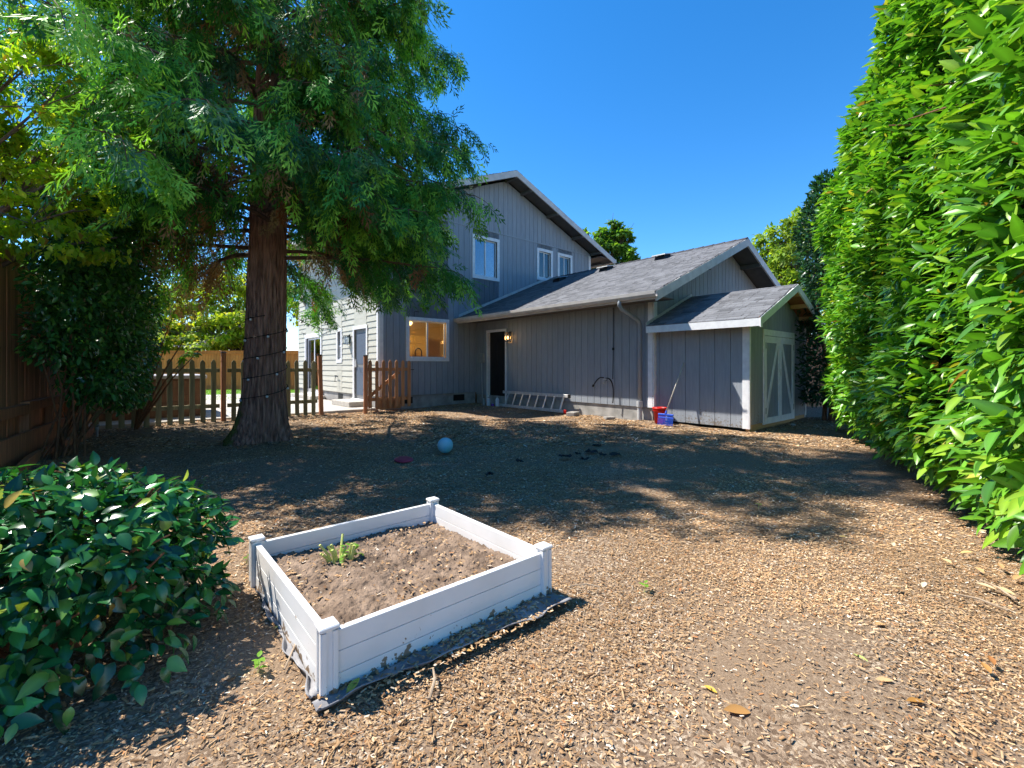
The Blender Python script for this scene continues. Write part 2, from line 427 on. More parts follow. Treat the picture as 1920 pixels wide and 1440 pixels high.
def bark_mat():
    m = mat('red_bark', (0.54, 0.30, 0.22), (0.15, 0.08, 0.06), 5.0, 0.95, 1.0, 8, (5.5, 5.5, 0.75), bdist=0.06, spec=0.12, lo=0.3, hi=0.68)
    n, l = m.node_tree.nodes, m.node_tree.links
    p = n['Principled BSDF']; old = p.inputs['Base Color'].links[0].from_socket
    tc = n.new('ShaderNodeTexCoord'); sx = n.new('ShaderNodeSeparateXYZ'); l.new(tc.outputs['Object'], sx.inputs[0])
    nz = n.new('ShaderNodeTexNoise'); nz.inputs['Scale'].default_value = 6; nz.inputs['Detail'].default_value = 6; l.new(tc.outputs['Object'], nz.inputs['Vector'])
    # moss grows on one flank, thickest near the foot
    a = n.new('ShaderNodeMath'); a.operation = 'MULTIPLY_ADD'; a.inputs[1].default_value = -2.6; a.inputs[2].default_value = -0.75
    l.new(sx.outputs[0], a.inputs[0])
    z = n.new('ShaderNodeMath'); z.operation = 'MULTIPLY_ADD'; z.inputs[1].default_value = -0.28; l.new(sx.outputs[2], z.inputs[0]); l.new(a.outputs[0], z.inputs[2])
    s = n.new('ShaderNodeMath'); s.operation = 'MULTIPLY_ADD'; s.inputs[1].default_value = 1.8; l.new(nz.outputs['Fac'], s.inputs[0]); l.new(z.outputs[0], s.inputs[2])
    rp = n.new('ShaderNodeValToRGB'); rp.color_ramp.elements[0].position = 0.55; rp.color_ramp.elements[1].position = 0.85
    l.new(s.outputs[0], rp.inputs[0])
    mx = n.new('ShaderNodeMix'); mx.data_type = 'RGBA'; l.new(rp.outputs[0], mx.inputs[0]); l.new(old, mx.inputs[6]); mx.inputs[7].default_value = (0.17, 0.18, 0.05, 1)
    l.new(mx.outputs[2], p.inputs['Base Color'])
    return m
M['bark'] = bark_mat()

# ------------------------------------------------------------------ frame of the house
T = math.radians(40.76)
OX, OY = 3.083, 9.915
dA = Vector((-math.sin(T), math.cos(T), 0)); dB = Vector((math.cos(T), math.sin(T), 0))
def uv(u, v, z=0.0):
    return Vector((OX, OY, z)) + dA * u + dB * v
def to_uv(x, y):
    r = Vector((x - OX, y - OY, 0)); return r.dot(dA), r.dot(dB)

BED_N = Vector((-0.677, 1.665, 0)); BED_S = 1.115
BED_RZ = math.radians(40.9)
be1 = Vector((math.cos(BED_RZ), math.sin(BED_RZ), 0)); be2 = Vector((-math.sin(BED_RZ), math.cos(BED_RZ), 0))
def fence_x(y): return -2.508 - 0.676 * y           # line of the tall fence on the left
def hedge_x(y): return 1.4825 + 0.527 * y           # face line of the laurel hedge

# ================================================================== SETTING
def gz(P):
    P = np.asarray(P, dtype=float)
    a = noise(P[:, :2], 0.9) * 0.018 + noise(P[:, :2], 3.0, 1) * 0.008
    d = np.hypot(P[:, 0], P[:, 1])
    return np.where(d < 16, a, 0) - 0.012

def make_ground():
    xs = np.concatenate([[-400, -120, -50, -25], np.arange(-14, 12.01, 0.16), [16, 30, 60, 120, 400]])
    ys = np.concatenate([[-400, -100, -30, -8, -2], np.arange(0, 14.01, 0.16), [18, 25, 45, 100, 300, 800]])
    X, Y = np.meshgrid(xs, ys); P = np.c_[X.ravel(), Y.ravel()]
    V = np.c_[P, gz(P)]
    nx, ny = len(xs), len(ys)
    i = np.arange(nx * ny).reshape(ny, nx)
    F = np.stack([i[:-1, :-1], i[:-1, 1:], i[1:, 1:], i[1:, :-1]], -1).reshape(-1, 4)
    o = obj('ground', np_mesh('ground', V, F, M['ground'], smooth=True))
    return tag(o, 'bark mulch and bare soil covering the yard', 'ground', kind='structure')
GROUND = make_ground()

# patio slab and lawn behind the picket fence
pb = MB(); pb.hexa([uv(6.45, -11.0, -0.1), uv(6.45, -3.4, -0.1), uv(16.5, -3.4, -0.1), uv(16.5, -11.0, -0.1),
                    uv(6.45, -11.0, 0.05), uv(6.45, -3.4, 0.05), uv(16.5, -3.4, 0.05), uv(16.5, -11.0, 0.05)])
tag(pb.build('patio', M['concrete'], bevel=0.01), 'pale concrete patio slab beside the cream house wall', 'patio', kind='structure')
lw = MB(); lw.add([(-34, 15.2, 0.012), (-8.5, 15.2, 0.012), (-8.5, 24, 0.012), (-34, 24, 0.012)], [(0, 1, 2, 3)])
LAWN = tag(lw.build('lawn', M['lawn']), 'bright green lawn in front of the far fence', 'lawn', kind='structure')

# ================================================================== HOUSE
L, VC, VR = 6.504, -3.336, 5.728
PK, PZ, SL = 1.261, 7.765, 0.402
EVL, EVR = PK - 5.36, PK + 5.36
WE, WEZ, WRV, WRZ = -0.78, 2.70, 3.515, 4.52
WSL = (WRZ - WEZ) / (WRV - WE)
house = thing('house', 'two-storey house with grey vertical siding, cream lap-sided wall and low garage wing', 'house', (OX, OY, 0), T)
Wg = lambda s, z, d: (s, L - d, z)          # gable wall, faces the yard
Ww = lambda s, z, d: (-d, s, z)             # long wall of the wing
Wc = lambda s, z, d: (VC - d, s, z)         # cream wall
We = lambda s, z, d: (s, -d, z)             # gable end of the wing
main_top = lambda s: PZ - 0.20 - SL * abs(s - PK)
wing_top = lambda s: WRZ - 0.16 - WSL * abs(s - WRV)

def strips(s0, s1, zb, zt, openings):
    """cut [s0,s1]x[zb, zt(s)] around openings; returns polygons in (s,z)"""
    cuts = sorted({s0, s1, *[c for o in openings for c in o[:2] if s0 < c < s1]})
    out = []
    for a, b in zip(cuts, cuts[1:]):
        if b - a < 1e-4: continue
        m = (a + b) / 2
        segs = [(zb, None)]
        for o in sorted((o for o in openings if o[0] < m < o[1]), key=lambda o: o[2]):
            z0, z1 = segs[-1]
            segs[-1] = (z0, o[2]); segs.append((o[3], None))
        for z0, z1 in segs:
            if z1 is None:
                ta, tb = zt(a), zt(b)
                if max(ta, tb) - z0 < 0.01: continue
                out.append([(a, z0), (b, z0), (b, max(tb, z0 + 0.002)), (a, max(ta, z0 + 0.002))])
            elif z1 - z0 > 0.005:
                out.append([(a, z0), (b, z0), (b, z1), (a, z1)])
    return out

def clip_top(zt, lim): return lambda s: min(zt(s), lim)

def board_wall(parent, name, W, s0, s1, zb, zt, openings, pitch, m, core_m, thick=0.014, gap=0.011, tiers=(), core=0.1, off=0.0):
    mb = MB()
    for poly in strips(s0, s1, zb, zt, openings): mb.wprism(W, poly, -core, 0.0)
    wall = mb.build(name, core_m, parent)
    levels = [zb, *tiers, None]
    for lo, hi in zip(levels, levels[1:]):
        top = zt if hi is None else clip_top(zt, hi - 0.012)
        s = s0 - off
        while s < s1 - 0.01:
            a, b = max(s, s0) + gap / 2, min(s + pitch, s1) - gap / 2
            s += pitch
            # break a board at the ridge so its top follows both slopes
            mid = [k for k in (PK, WRV) if a < k < b]
            polys = []
            for aa, bb in zip([a] + mid, mid + [b]): polys += strips(aa, bb, lo, top, openings)
            if not polys: continue
            for poly in polys: MB().wprism(W, poly, 0.0, thick).build('siding_board', m, wall)
    return wall

K = (-2.505, -1.095, 1.384, 2.621)                 # kitchen window
W1 = (-0.149, 0.925, 4.10, 5.468); W2 = (2.746, 3.515, 4.40, 5.51); W3 = (3.834, 4.608, 4.40, 5.506)
gable = board_wall(house, 'gable_wall', Wg, VC, VR, 0.36, main_top, [K, W1, W2, W3], 0.203, M['siding'], M['siding_core'], tiers=(2.76, 5.70))
DOOR = (5.0, 5.86, 0.12, 2.26)
wing_wall = board_wall(house, 'wing_wall', Ww, 0.0, L, 0.30, lambda s: 2.82, [DOOR], 0.203, M['siding'], M['siding_core'])
wing_end = board_wall(house, 'wing_gable_wall', We, 0.0, 7.03, 0.30, wing_top, [], 0.203, M['siding'], M['siding_core'])
# cream wall of lap boards
SLD, NARW, SDR = (11.25, 13.05, 0.22, 2.30), (9.28, 9.72, 1.35, 2.42), (7.33, 8.23, 0.22, 2.32)
HEND = 14.0
cop = [SLD, NARW, SDR]
cb = MB()
for poly in strips(L, HEND, 0.36, lambda s: 5.55, cop): cb.wprism(Wc, poly, -0.1, 0.0)
cream = cb.build('cream_wall', M['siding_core'], house)
z = 0.36
while z < 5.5:
    for poly in strips(L, HEND, z, lambda s: min(z + 0.178, 5.55), cop):
        (a, z0), (b, _), (_, z1), _ = poly
        MB().hexa([Wc(a, z0, 0.0), Wc(b, z0, 0.0), Wc(b, z0, 0.026), Wc(a, z0, 0.026),
                Wc(a, z1, 0.0), Wc(b, z1, 0.0), Wc(b, z1, 0.007), Wc(a, z1, 0.007)]).build('lap_board', M['cream'], cream)
    z += 0.178
# hidden walls
hb = MB(); hb.box(VR - 0.1, VR, L + 0.102, HEND, 0.3, 5.6).box(VC + 0.002, VR, HEND, HEND + 0.1, 0.3, 5.6)
hb.wprism(lambda s, z, d: (s, HEND + 0.1 - d, z), [(VC, 5.6), (VR, 5.6), (VR, main_top(VR)), (PK, main_top(PK)), (VC, main_top(VC))], 0, 0.1)
hb.box(6.93, 7.03, 0.102, 12, 0.3, 2.8).box(VR + 0.01, 6.92, 12, 12.1, 0.3, 2.8)
hb.build('back_wall', M['siding'], house)
# foundation
fb = MB()
fb.wbox(Wg, VC + 0.03, -0.03, -0.2, 0.355, -0.1, -0.02).wbox(Ww, 0.03, L, -0.2, 0.295, -0.1, -0.02)
fb.wbox(Wc, L + 0.03, HEND, -0.2, 0.355, -0.12, -0.02).wbox(We, 0.03, 7.0, -0.2, 0.295, -0.1, -0.02)
FND = fb.build('foundation', M['foundation'], house)
for s0 in (-2.72, -0.88):
    q = MB(); q.wbox(Wg, s0, s0 + 0.42, 0.12, 0.31, -0.018, -0.012); q.build('crawl_vent', M['black'], FND)
q = MB(); q.wbox(Wc, 9.3, 9.7, 0.12, 0.31, -0.018, -0.012); q.build('crawl_vent', M['black'], FND)
# seams, band and corner boards
tb = MB(); tb.wbox(Wg, VC, VR, 5.69, 5.735, 0.0, 0.028); tb.build('band_board', M['siding'], house)
tb = MB(); tb.wbox(Wg, VC, -0.02, 2.745, 2.757, 0.0, 0.02); tb.build('flashing', M['siding'], house)
for a, b in (((WE + 0.08), WRV),):
    q = MB(); q.wprism(Wg, [(a, WEZ + 0.02 + WSL * (a - WE)), (b, WRZ + 0.02), (b, WRZ + 0.10), (a, WEZ + 0.10 + WSL * (a - WE))], 0.015, 0.035)
    q.build('flashing', M['fascia'], house)
q = MB(); q.wbox(Wg, VC - 0.028, VC + 0.10, 0.36, 5.6, 0.016, 0.036); q.build('corner_board', M['white'], house)
q = MB(); q.wbox(Wc, L + 0.0, L + 0.10, 0.36, 5.5, 0.027, 0.045); q.build('corner_board', M['white'], house)
q = MB(); q.wbox(Wg, VR - 0.10, VR + 0.02, 4.0, 5.68, 0.016, 0.036); q.build('corner_board', M['white'], house)
q = MB(); q.wbox(Ww, 0.0, 0.115, 0.30, 2.72, 0.016, 0.036); q.build('corner_board', M['white'], house)
q = MB(); q.wbox(We, -0.036, 0.09, 0.30, 2.72, 0.016, 0.036); q.build('corner_board', M['white'], house)

# roofs
def shingles(W3, s_len, run, name, parent, seed, course=0.142):
    """lapped courses: W3(s, r, h) maps along-eave, up-slope and height over the deck to local space"""
    r = np.random.default_rng(seed)
    V, F, C = [], [], []
    nrow = int(run / course)
    for i in range(nrow + 1):
        r0 = i * course
        s = -r.uniform(0, 0.9)
        while s < s_len:
            w = r.uniform(0.10, 0.32)
            a, b = max(s, 0) + 0.003, min(s + w, s_len) - 0.003
            s += w
            if b - a < 0.02: continue
            r1 = min(r0 + course * 1.25, run)
            if r1 - r0 < 0.02: continue
            lift = 0.016 + (0.007 if r.random() < 0.4 else 0.0)
            k = len(V)
            lo = r0 - r.uniform(0, 0.006)
            V += [W3(a, lo, 0.002), W3(b, lo, 0.002), W3(b, lo, lift), W3(a, lo, lift), W3(b, r1, 0.005), W3(a, r1, 0.005)]
            F += [(k, k + 1, k + 2, k + 3), (k + 3, k + 2, k + 4, k + 5)]
            g = r.uniform(0.15, 0.23) * (1.0 if r.random() < 0.88 else 0.75)
            C += [(g * 0.95, g * 0.98, g * 1.06)] * 6
    o = obj(name, np_mesh(name, np.array(V), np.array(F), M['shingle'], np.array(C)), parent)
    o['kind'] = 'stuff'
    return o

def gable_roof(parent, rv, rz, slope, evl, evr, y0, y1, thick, nm, split=True):
    """two slabs as one deck mesh, underside in soffit colour"""
    mb = MB()
    for e in (evl, evr):
        ez = rz - slope * abs(e - rv)
        mb.hexa([(e, y0, ez - thick), (rv, y0, rz - thick), (rv, y1, rz - thick), (e, y1, ez - thick),
                 (e, y0, ez), (rv, y0, rz), (rv, y1, rz), (e, y1, ez)])
    return mb.build(nm, M['roof_core'], parent)

GO = 0.576
main_roof = gable_roof(house, PK, PZ, SL, EVL, EVR, L - GO + 0.03, HEND + 0.4, 0.10, 'roof')
cs = 1 / math.sqrt(1 + SL * SL)
shingles(lambda s, r, h: (EVL - 0.02 + r * cs, L - GO + s, PZ - SL * (PK - EVL + 0.02) + r * cs * SL + h), HEND + 0.4 - L + GO, 5.38 / cs, 'shingles', main_roof, 1)
shingles(lambda s, r, h: (EVR + 0.02 - r * cs, L - GO + s, PZ - SL * (EVR + 0.02 - PK) + r * cs * SL + h), HEND + 0.4 - L + GO, 5.38 / cs, 'shingles', main_roof, 2)
def rake(parent, W, rv, rz, slope, ev, d0, d1, h, m, over=0.0):
    q = MB(); e = ev; ez = rz - slope * abs(e - rv)
    q.wprism(W, [(e, ez - h), (rv, rz - h), (rv, rz - 0.002), (e, ez - 0.002)], d0, d1)
    return q.build('rake_board', m, parent)
for e in (EVL, EVR): rake(main_roof, Wg, PK, PZ, SL, e, GO - 0.028, GO + 0.012, 0.21, M['fascia'])
q = MB()
for e in (EVL, EVR):
    ez = PZ - SL * abs(e - PK)
    q.wprism(Wg, [(e, ez - 0.125), (PK, PZ - 0.125), (PK, PZ - 0.104), (e, ez - 0.104)], 0.0, GO - 0.03)
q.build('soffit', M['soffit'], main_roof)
for s in (PK, PK + 0.7, PK + 2.0, PK + 3.4, PK + 4.5, PK - 1.5, PK - 3.0, PK - 4.4):
    zz = PZ - SL * abs(s - PK)
    q = MB(); q.wbox(Wg, s - 0.045, s + 0.045, zz - 0.255, zz - 0.145, 0.015, GO - 0.03); q.build('lookout', M['soffit'], main_roof)
# side eave soffit + gutter board of the main roof (right side, seen past the wall corner)
q = MB(); ez = PZ - SL * 5.36
q.wbox(Wg, EVR - 0.03, EVR + 0.09, ez - 0.15, ez - 0.01, GO - 0.02 - 8.4, GO + 0.02); q.build('gutter', M['fascia'], main_roof)
q = MB(); q.wbox(Wg, EVL - 0.09, EVL + 0.03, ez - 0.15, ez - 0.01, GO - 0.02 - 8.4, GO + 0.02); q.build('gutter', M['fascia'], main_roof)
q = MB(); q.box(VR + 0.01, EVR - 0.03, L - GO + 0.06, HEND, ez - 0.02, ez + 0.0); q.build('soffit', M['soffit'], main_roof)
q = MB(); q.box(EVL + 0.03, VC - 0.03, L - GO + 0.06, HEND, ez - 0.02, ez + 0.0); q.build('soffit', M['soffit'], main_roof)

WG = 0.56
wing_roof = gable_roof(house, WRV, WRZ, WSL, WE, 2 * WRV - WE, -WG + 0.03, L - 0.016, 0.09, 'roof')
cw = 1 / math.sqrt(1 + WSL * WSL)
shingles(lambda s, r, h: (WE - 0.025 + r * cw, -WG + s, WEZ - 0.025 * WSL + r * cw * WSL + h), L - 0.016 + WG, 4.31 / cw, 'shingles', wing_roof, 3)
q = MB()
n_cap = 24
for i in range(n_cap):
    y = -WG + i * (L + WG - 0.02) / n_cap; y2 = y + (L + WG - 0.02) / n_cap * 1.05
    q.hexa([(WRV - 0.15, y, WRZ - 0.15 * WSL + 0.012), (WRV, y, WRZ + 0.02), (WRV, y2, WRZ + 0.014), (WRV - 0.15, y2, WRZ - 0.15 * WSL + 0.008),
            (WRV - 0.15, y, WRZ - 0.15 * WSL + 0.024), (WRV, y, WRZ + 0.034), (WRV, y2, WRZ + 0.02), (WRV - 0.15, y2, WRZ - 0.15 * WSL + 0.012)])
    q.hexa([(WRV + 0.15, y, WRZ - 0.15 * WSL + 0.012), (WRV, y, WRZ + 0.02), (WRV, y2, WRZ + 0.014), (WRV + 0.15, y2, WRZ - 0.15 * WSL + 0.008),
            (WRV + 0.15, y, WRZ - 0.15 * WSL + 0.024), (WRV, y, WRZ + 0.034), (WRV, y2, WRZ + 0.02), (WRV + 0.15, y2, WRZ - 0.15 * WSL + 0.012)])
cap = q.build('ridge_cap', M['roof_core'], wing_roof)
for e in (WE, 2 * WRV - WE): rake(wing_roof, We, WRV, WRZ, WSL, e, WG - 0.028, WG + 0.012, 0.20, M['fascia'])
q = MB()
for e in (WE, 2 * WRV - WE):
    ez = WRZ - WSL * abs(e - WRV)
    q.wprism(We, [(e, ez - 0.115), (WRV, WRZ - 0.115), (WRV, WRZ - 0.094), (e, ez - 0.094)], 0.0, WG - 0.03)
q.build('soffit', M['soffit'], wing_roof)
for s in (WRV, WRV + 0.9, WRV + 2.2, WRV + 3.6, WRV - 2.0):
    zz = WRZ - WSL * abs(s - WRV)
    q = MB(); q.wbox(We, s - 0.045, s + 0.045, zz - 0.235, zz - 0.125, 0.015, WG - 0.03); q.build('lookout', M['soffit'], wing_roof)
q = MB(); q.box(WE + 0.04, -0.016, -WG + 0.06, L - 0.016, 2.60, 2.615); q.build('soffit', M['soffit'], wing_roof)
# gutter with a K profile along the eave
prof = [(0.0, 0.0), (-0.075, 0.0), (-0.115, 0.055), (-0.125, 0.12), (-0.118, 0.122), (-0.105, 0.06), (-0.07, 0.012), (0.0, 0.012)]
q = MB(); y0, y1 = -WG - 0.02, L - 0.02; n = len(prof)
vs = [(WE + x + 0.01, y0, WEZ - 0.125 + zz) for x, zz in prof] + [(WE + x + 0.01, y1, WEZ - 0.125 + zz) for x, zz in prof]
q.add(vs, [tuple(range(n)), tuple(range(n, 2 * n))] + [(i, (i + 1) % n, n + (i + 1) % n, n + i) for i in range(n)])
gut = q.build('gutter', M['fascia'], wing_roof)
q = MB(); q.box(WE + 0.012, WE + 0.035, -WG, L - 0.02, WEZ - 0.16, WEZ - 0.012); q.build('fascia_board', M['fascia'], wing_roof)
# downspout
q = MB(); U = 0.30
q.tube([(WE - 0.04, U, 2.60), (WE - 0.04, U, 2.50), (WE + 0.03, U, 2.42), (-0.13, U, 2.22), (-0.075, U, 2.14), (-0.07, U, 2.0), (-0.07, U, 0.42)], 0.042, 10)
ds = q.build('downspout', M['siding'], house, smooth=True)
q = MB(); q.tube([(-0.07, U, 0.43), (-0.07, U, 0.30), (-0.07, U, 0.29), (-0.07, U, 0.02)], [0.068, 0.068, 0.052, 0.052], 14); q.build('drain_collar', M['pipe'], ds)
# roof vents
for (vv, uu) in ((2.9, 3.5), (2.95, 1.55), (2.6, 5.25)):
    zz = WRZ - WSL * (WRV - vv)
    q = MB()
    q.hexa([(vv - 0.17, uu - 0.17, zz - 0.06), (vv + 0.17, uu - 0.17, zz + 0.085), (vv + 0.17, uu + 0.17, zz + 0.085), (vv - 0.17, uu + 0.17, zz - 0.06),
            (vv - 0.15, uu - 0.15, zz + 0.05), (vv + 0.15, uu - 0.15, zz + 0.14), (vv + 0.15, uu + 0.15, zz + 0.14), (vv - 0.15, uu + 0.15, zz + 0.05)])
    vent = q.build('roof_vent', M['black'], wing_roof, bevel=0.008)
    q = MB(); q.hexa([(vv - 0.23, uu - 0.22, zz + 0.055), (vv + 0.2, uu - 0.22, zz + 0.145), (vv + 0.2, uu + 0.22, zz + 0.145), (vv - 0.23, uu + 0.22, zz + 0.055),
                      (vv - 0.22, uu - 0.2, zz + 0.085), (vv + 0.2, uu - 0.2, zz + 0.165), (vv + 0.2, uu + 0.2, zz + 0.165), (vv - 0.22, uu + 0.2, zz + 0.085)])
    q.build('vent_hood', M['meter'], vent)

# windows
def window(W, o, kind='slider', glass='glass', blind=False, screen=True, parent=house):
    s0, s1, z0, z1 = o
    t = 0.075
    q = MB()
    q.wbox(W, s0 - 0.03, s1 + 0.03, z1 - t, z1 + 0.03, 0.0, 0.04).wbox(W, s0 - 0.03, s1 + 0.03, z0 - 0.03, z0 + t, 0.0, 0.04)
    q.wbox(W, s0 - 0.03, s0 + t, z0 + t, z1 - t, 0.0, 0.038).wbox(W, s1 - t, s1 + 0.03, z0 + t, z1 - t, 0.0, 0.038)
    w = q.build('window', M['white'], parent, bevel=0.003)
    a, b, c, d = s0 + t, s1 - t, z0 + t, z1 - t
    m = (a + b) / 2
    halves = [(a, m, c, d), (m, b, c, d)] if kind == 'slider' else [(a, b, c, (c + d) / 2), (a, b, (c + d) / 2, d)]
    if kind == 'single': halves = [(a, b, c, d)]
    for i, (x0, x1, y0, y1) in enumerate(halves):
        e = 0.032; off = -0.035 - 0.022 * i
        q = MB()
        q.wbox(W, x0, x1, y1 - e, y1, off - 0.02, off + 0.02).wbox(W, x0, x1, y0, y0 + e, off - 0.02, off + 0.02)
        q.wbox(W, x0, x0 + e, y0 + e, y1 - e, off - 0.019, off + 0.019).wbox(W, x1 - e, x1, y0 + e, y1 - e, off - 0.019, off + 0.019)
        q.build('sash', M['white'], w)
        q = MB(); q.wbox(W, x0 + e, x1 - e, y0 + e, y1 - e, off - 0.003, off + 0.003); q.build('pane', M[glass], w)
        if screen and i == 0:
            q = MB(); q.wbox(W, x0 + e, x1 - e, y0 + e, y1 - e, off - 0.045, off - 0.042); q.build('screen', M['screen'], w)
    if blind:
        zz = c
        q = MB()
        while zz < d:
            q.wbox(W, a, b, zz, zz + 0.036, -0.115, -0.105); zz += 0.042
        q.build('blind', M['blind'], w)
    q = MB(); q.wbox(W, a - 0.05, b + 0.05, c - 0.05, d + 0.05, -0.42, -0.40)
    if kind != 'kitchen' and screen is not None: q.build('shade', M['room_dark'], w)
    return w
window(Wg, K, 'slider', 'glass', screen=None)
window(Wg, W1, 'slider', 'glass_up', blind=True)
window(Wg, W2, 'slider', 'glass_up', blind=False)
window(Wg, W3, 'slider', 'glass_up', blind=True)
window(Wc, NARW, 'hung', 'glass_up', blind=False)
# sliding glass door on the cream wall
s0, s1, z0, z1 = SLD
q = MB(); q.wbox(Wc, s0 - 0.06, s1 + 0.06, z1 - 0.03, z1 + 0.12, 0.0, 0.05).wbox(Wc, s0 - 0.06, s0 + 0.05, z0, z1 - 0.03, 0.0, 0.048).wbox(Wc, s1 - 0.05, s1 + 0.06, z0, z1 - 0.03, 0.0, 0.048)
q.wbox(Wc, s0 - 0.06, s1 + 0.06, z0 - 0.08, z0, -0.05, 0.06)
sd = q.build('sliding_door', M['white'], house)
for i, (a, b) in enumerate(((s0 + 0.05, (s0 + s1) / 2), ((s0 + s1) / 2, s1 - 0.05))):
    off = -0.03 - 0.03 * i
    q = MB(); q.wbox(Wc, a, a + 0.06, z0, z1 - 0.03, off - 0.02, off + 0.02).wbox(Wc, b - 0.06, b, z0, z1 - 0.03, off - 0.02, off + 0.02)
    q.wbox(Wc, a + 0.06, b - 0.06, z1 - 0.1, z1 - 0.03, off - 0.019, off + 0.019).wbox(Wc, a + 0.06, b - 0.06, z0, z0 + 0.09, off - 0.019, off + 0.019)
    q.build('sash', M['white'], sd)
    q = MB(); q.wbox(Wc, a + 0.06, b - 0.06, z0 + 0.09, z1 - 0.1, off - 0.004, off + 0.004); q.build('pane', M['glass_up'], sd)
q = MB()
for k in range(11):
    s = s0 + 0.1 + k * 0.155
    q.hexa([Wc(s, z0 + 0.1, -0.20), Wc(s + 0.09, z0 + 0.1, -0.14), Wc(s + 0.094, z0 + 0.1, -0.145), Wc(s + 0.004, z0 + 0.1, -0.205),
            Wc(s, z1 - 0.1, -0.20), Wc(s + 0.09, z1 - 0.1, -0.14), Wc(s + 0.094, z1 - 0.1, -0.145), Wc(s + 0.004, z1 - 0.1, -0.205)])
q.build('blind', M['blind'], sd)
q = MB(); q.wbox(Wc, s0, s1, z0, z1, -0.62, -0.6); q.build('shade', M['room_dark'], sd)
# side door with grey screen door, on the cream wall
s0, s1, z0, z1 = SDR
q = MB(); q.wbox(Wc, s0 - 0.09, s1 + 0.09, z1, z1 + 0.1, 0.0, 0.045).wbox(Wc, s0 - 0.09, s0, z0, z1, 0.0, 0.043).wbox(Wc, s1, s1 + 0.09, z0, z1, 0.0, 0.043)
q.wbox(Wc, s0 - 0.09, s1 + 0.09, z0 - 0.09, z0, -0.05, 0.10)
fr = q.build('door_frame', M['white'], house)
q = MB(); q.wbox(Wc, s0, s1, z0, z1, -0.06, -0.02)
dr = q.build('door', M['grey_door'], house)
q = MB(); q.wbox(Wc, s0 + 0.10, s1 - 0.10, z0 + 1.05, z1 - 0.12, -0.02, -0.012).wbox(Wc, s0 + 0.10, s1 - 0.10, z0 + 0.12, z0 + 0.95, -0.02, -0.012); q.build('door_panel', M['screen'], dr)
q = MB(); q.wbox(Wc, s1 - 0.09, s1 - 0.05, 1.18, 1.42, -0.02, 0.03); q.build('handle', M['white'], dr)
q = MB(); q.hexa([Wc(7.1, 0.05, 0.0), Wc(8.5, 0.05, 0.0), Wc(8.5, 0.05, 0.62), Wc(7.1, 0.05, 0.62), Wc(7.1, 0.20, 0.0), Wc(8.5, 0.20, 0.0), Wc(8.5, 0.20, 0.62), Wc(7.1, 0.20, 0.62)])
q.build('door_step', M['concrete'], house, bevel=0.012)
q = MB(); q.wbox(Wc, 10.9, 13.4, 0.05, 0.17, 0.0, 0.5); q.build('door_step', M['concrete'], house, bevel=0.012)

def lantern(W, s, z, lit, name='wall_lamp'):
    q = MB(); q.wbox(W, s - 0.055, s + 0.055, z - 0.05, z + 0.22, 0.014, 0.03).wbox(W, s - 0.02, s + 0.02, z + 0.15, z + 0.19, 0.03, 0.09)
    lamp = q.build(name, M['black'], house)
    q = MB(); d0, d1, h, k = 0.05, 0.19, 0.24, 0.009
    for a in (s - 0.07, s + 0.07 - k):
        for d in (d0, d1 - k): q.wbox(W, a, a + k, z - 0.08, z - 0.08 + h, d, d + k)
    q.wbox(W, s - 0.075, s + 0.075, z - 0.095, z - 0.08, d0 - 0.005, d1 + 0.005).wbox(W, s - 0.08, s + 0.08, z - 0.08 + h, z - 0.06 + h, d0 - 0.01, d1 + 0.01)
    q.build('lantern_cage', M['black'], lamp)
    q = MB(); q.wbox(W, s - 0.058, s - 0.055, z - 0.08, z - 0.08 + h, d0 + 0.01, d1 - 0.01).wbox(W, s + 0.055, s + 0.058, z - 0.08, z - 0.08 + h, d0 + 0.01, d1 - 0.01)
    q.build('lamp_glass', M['glass'], lamp)
    c = W(s, z + 0.03, 0.12)
    q = MB(); q.lathe([(0.004, -0.05), (0.016, -0.03), (0.022, 0.0), (0.016, 0.03), (0.006, 0.05)], 12, c)
    q.build('bulb', M['filament'] if lit else M['bulb'], lamp, smooth=True)
    return lamp
lantern(Ww, 4.78, 2.02, True)
lantern(Wc, 8.62, 1.98, False)
# the wall lamp's own light
pl = bpy.data.lights.new('wall_lamp_light', 'POINT'); pl.energy = 4.0; pl.color = (1.0, 0.48, 0.16); pl.shadow_soft_size = 0.025
plo = bpy.data.objects.new('wall_lamp_light', pl); plo.location = Ww(4.78, 2.05, 0.12); link(plo, house)

# back door of the wing
s0, s1, z0, z1 = DOOR
q = MB(); q.wbox(Ww, s0 - 0.055, s1 + 0.055, z1, z1 + 0.075, 0.0, 0.045).wbox(Ww, s0 - 0.055, s0, z0 - 0.04, z1, 0.0, 0.043).wbox(Ww, s1, s1 + 0.055, z0 - 0.04, z1, 0.0, 0.043)
q.wbox(Ww, s1 - 0.02, s1, z0, z1, -0.09, 0.0).wbox(Ww, s0, s0 + 0.02, z0, z1, -0.09, 0.0)
q.build('door_frame', M['white'], house)
q = MB(); q.wbox(Ww, s0 + 0.02, s1 - 0.02, z0, z1, -0.085, -0.05)
dr = q.build('door', M['door_dark'], house)
for (a, b) in ((0.18, 0.85), (0.98, 1.95)):
    q = MB(); q.wbox(Ww, s0 + 0.14, s0 + 0.40, z0 + a, z0 + b, -0.05, -0.042).wbox(Ww, s0 + 0.46, s0 + 0.72, z0 + a, z0 + b, -0.05, -0.042); q.build('door_panel', M['door_dark'], dr, bevel=0.003)
q = MB(); q.sphere(Ww(s0 + 0.09, 1.0, -0.01), 0.028, 12, 8); q.build('knob', M['black'], dr, smooth=True)
q = MB(); q.wbox(Ww, s0 - 0.05, s1 + 0.05, 0.05, z0 - 0.042, -0.05, 0.06); q.build('sill', M['foundation'], house)
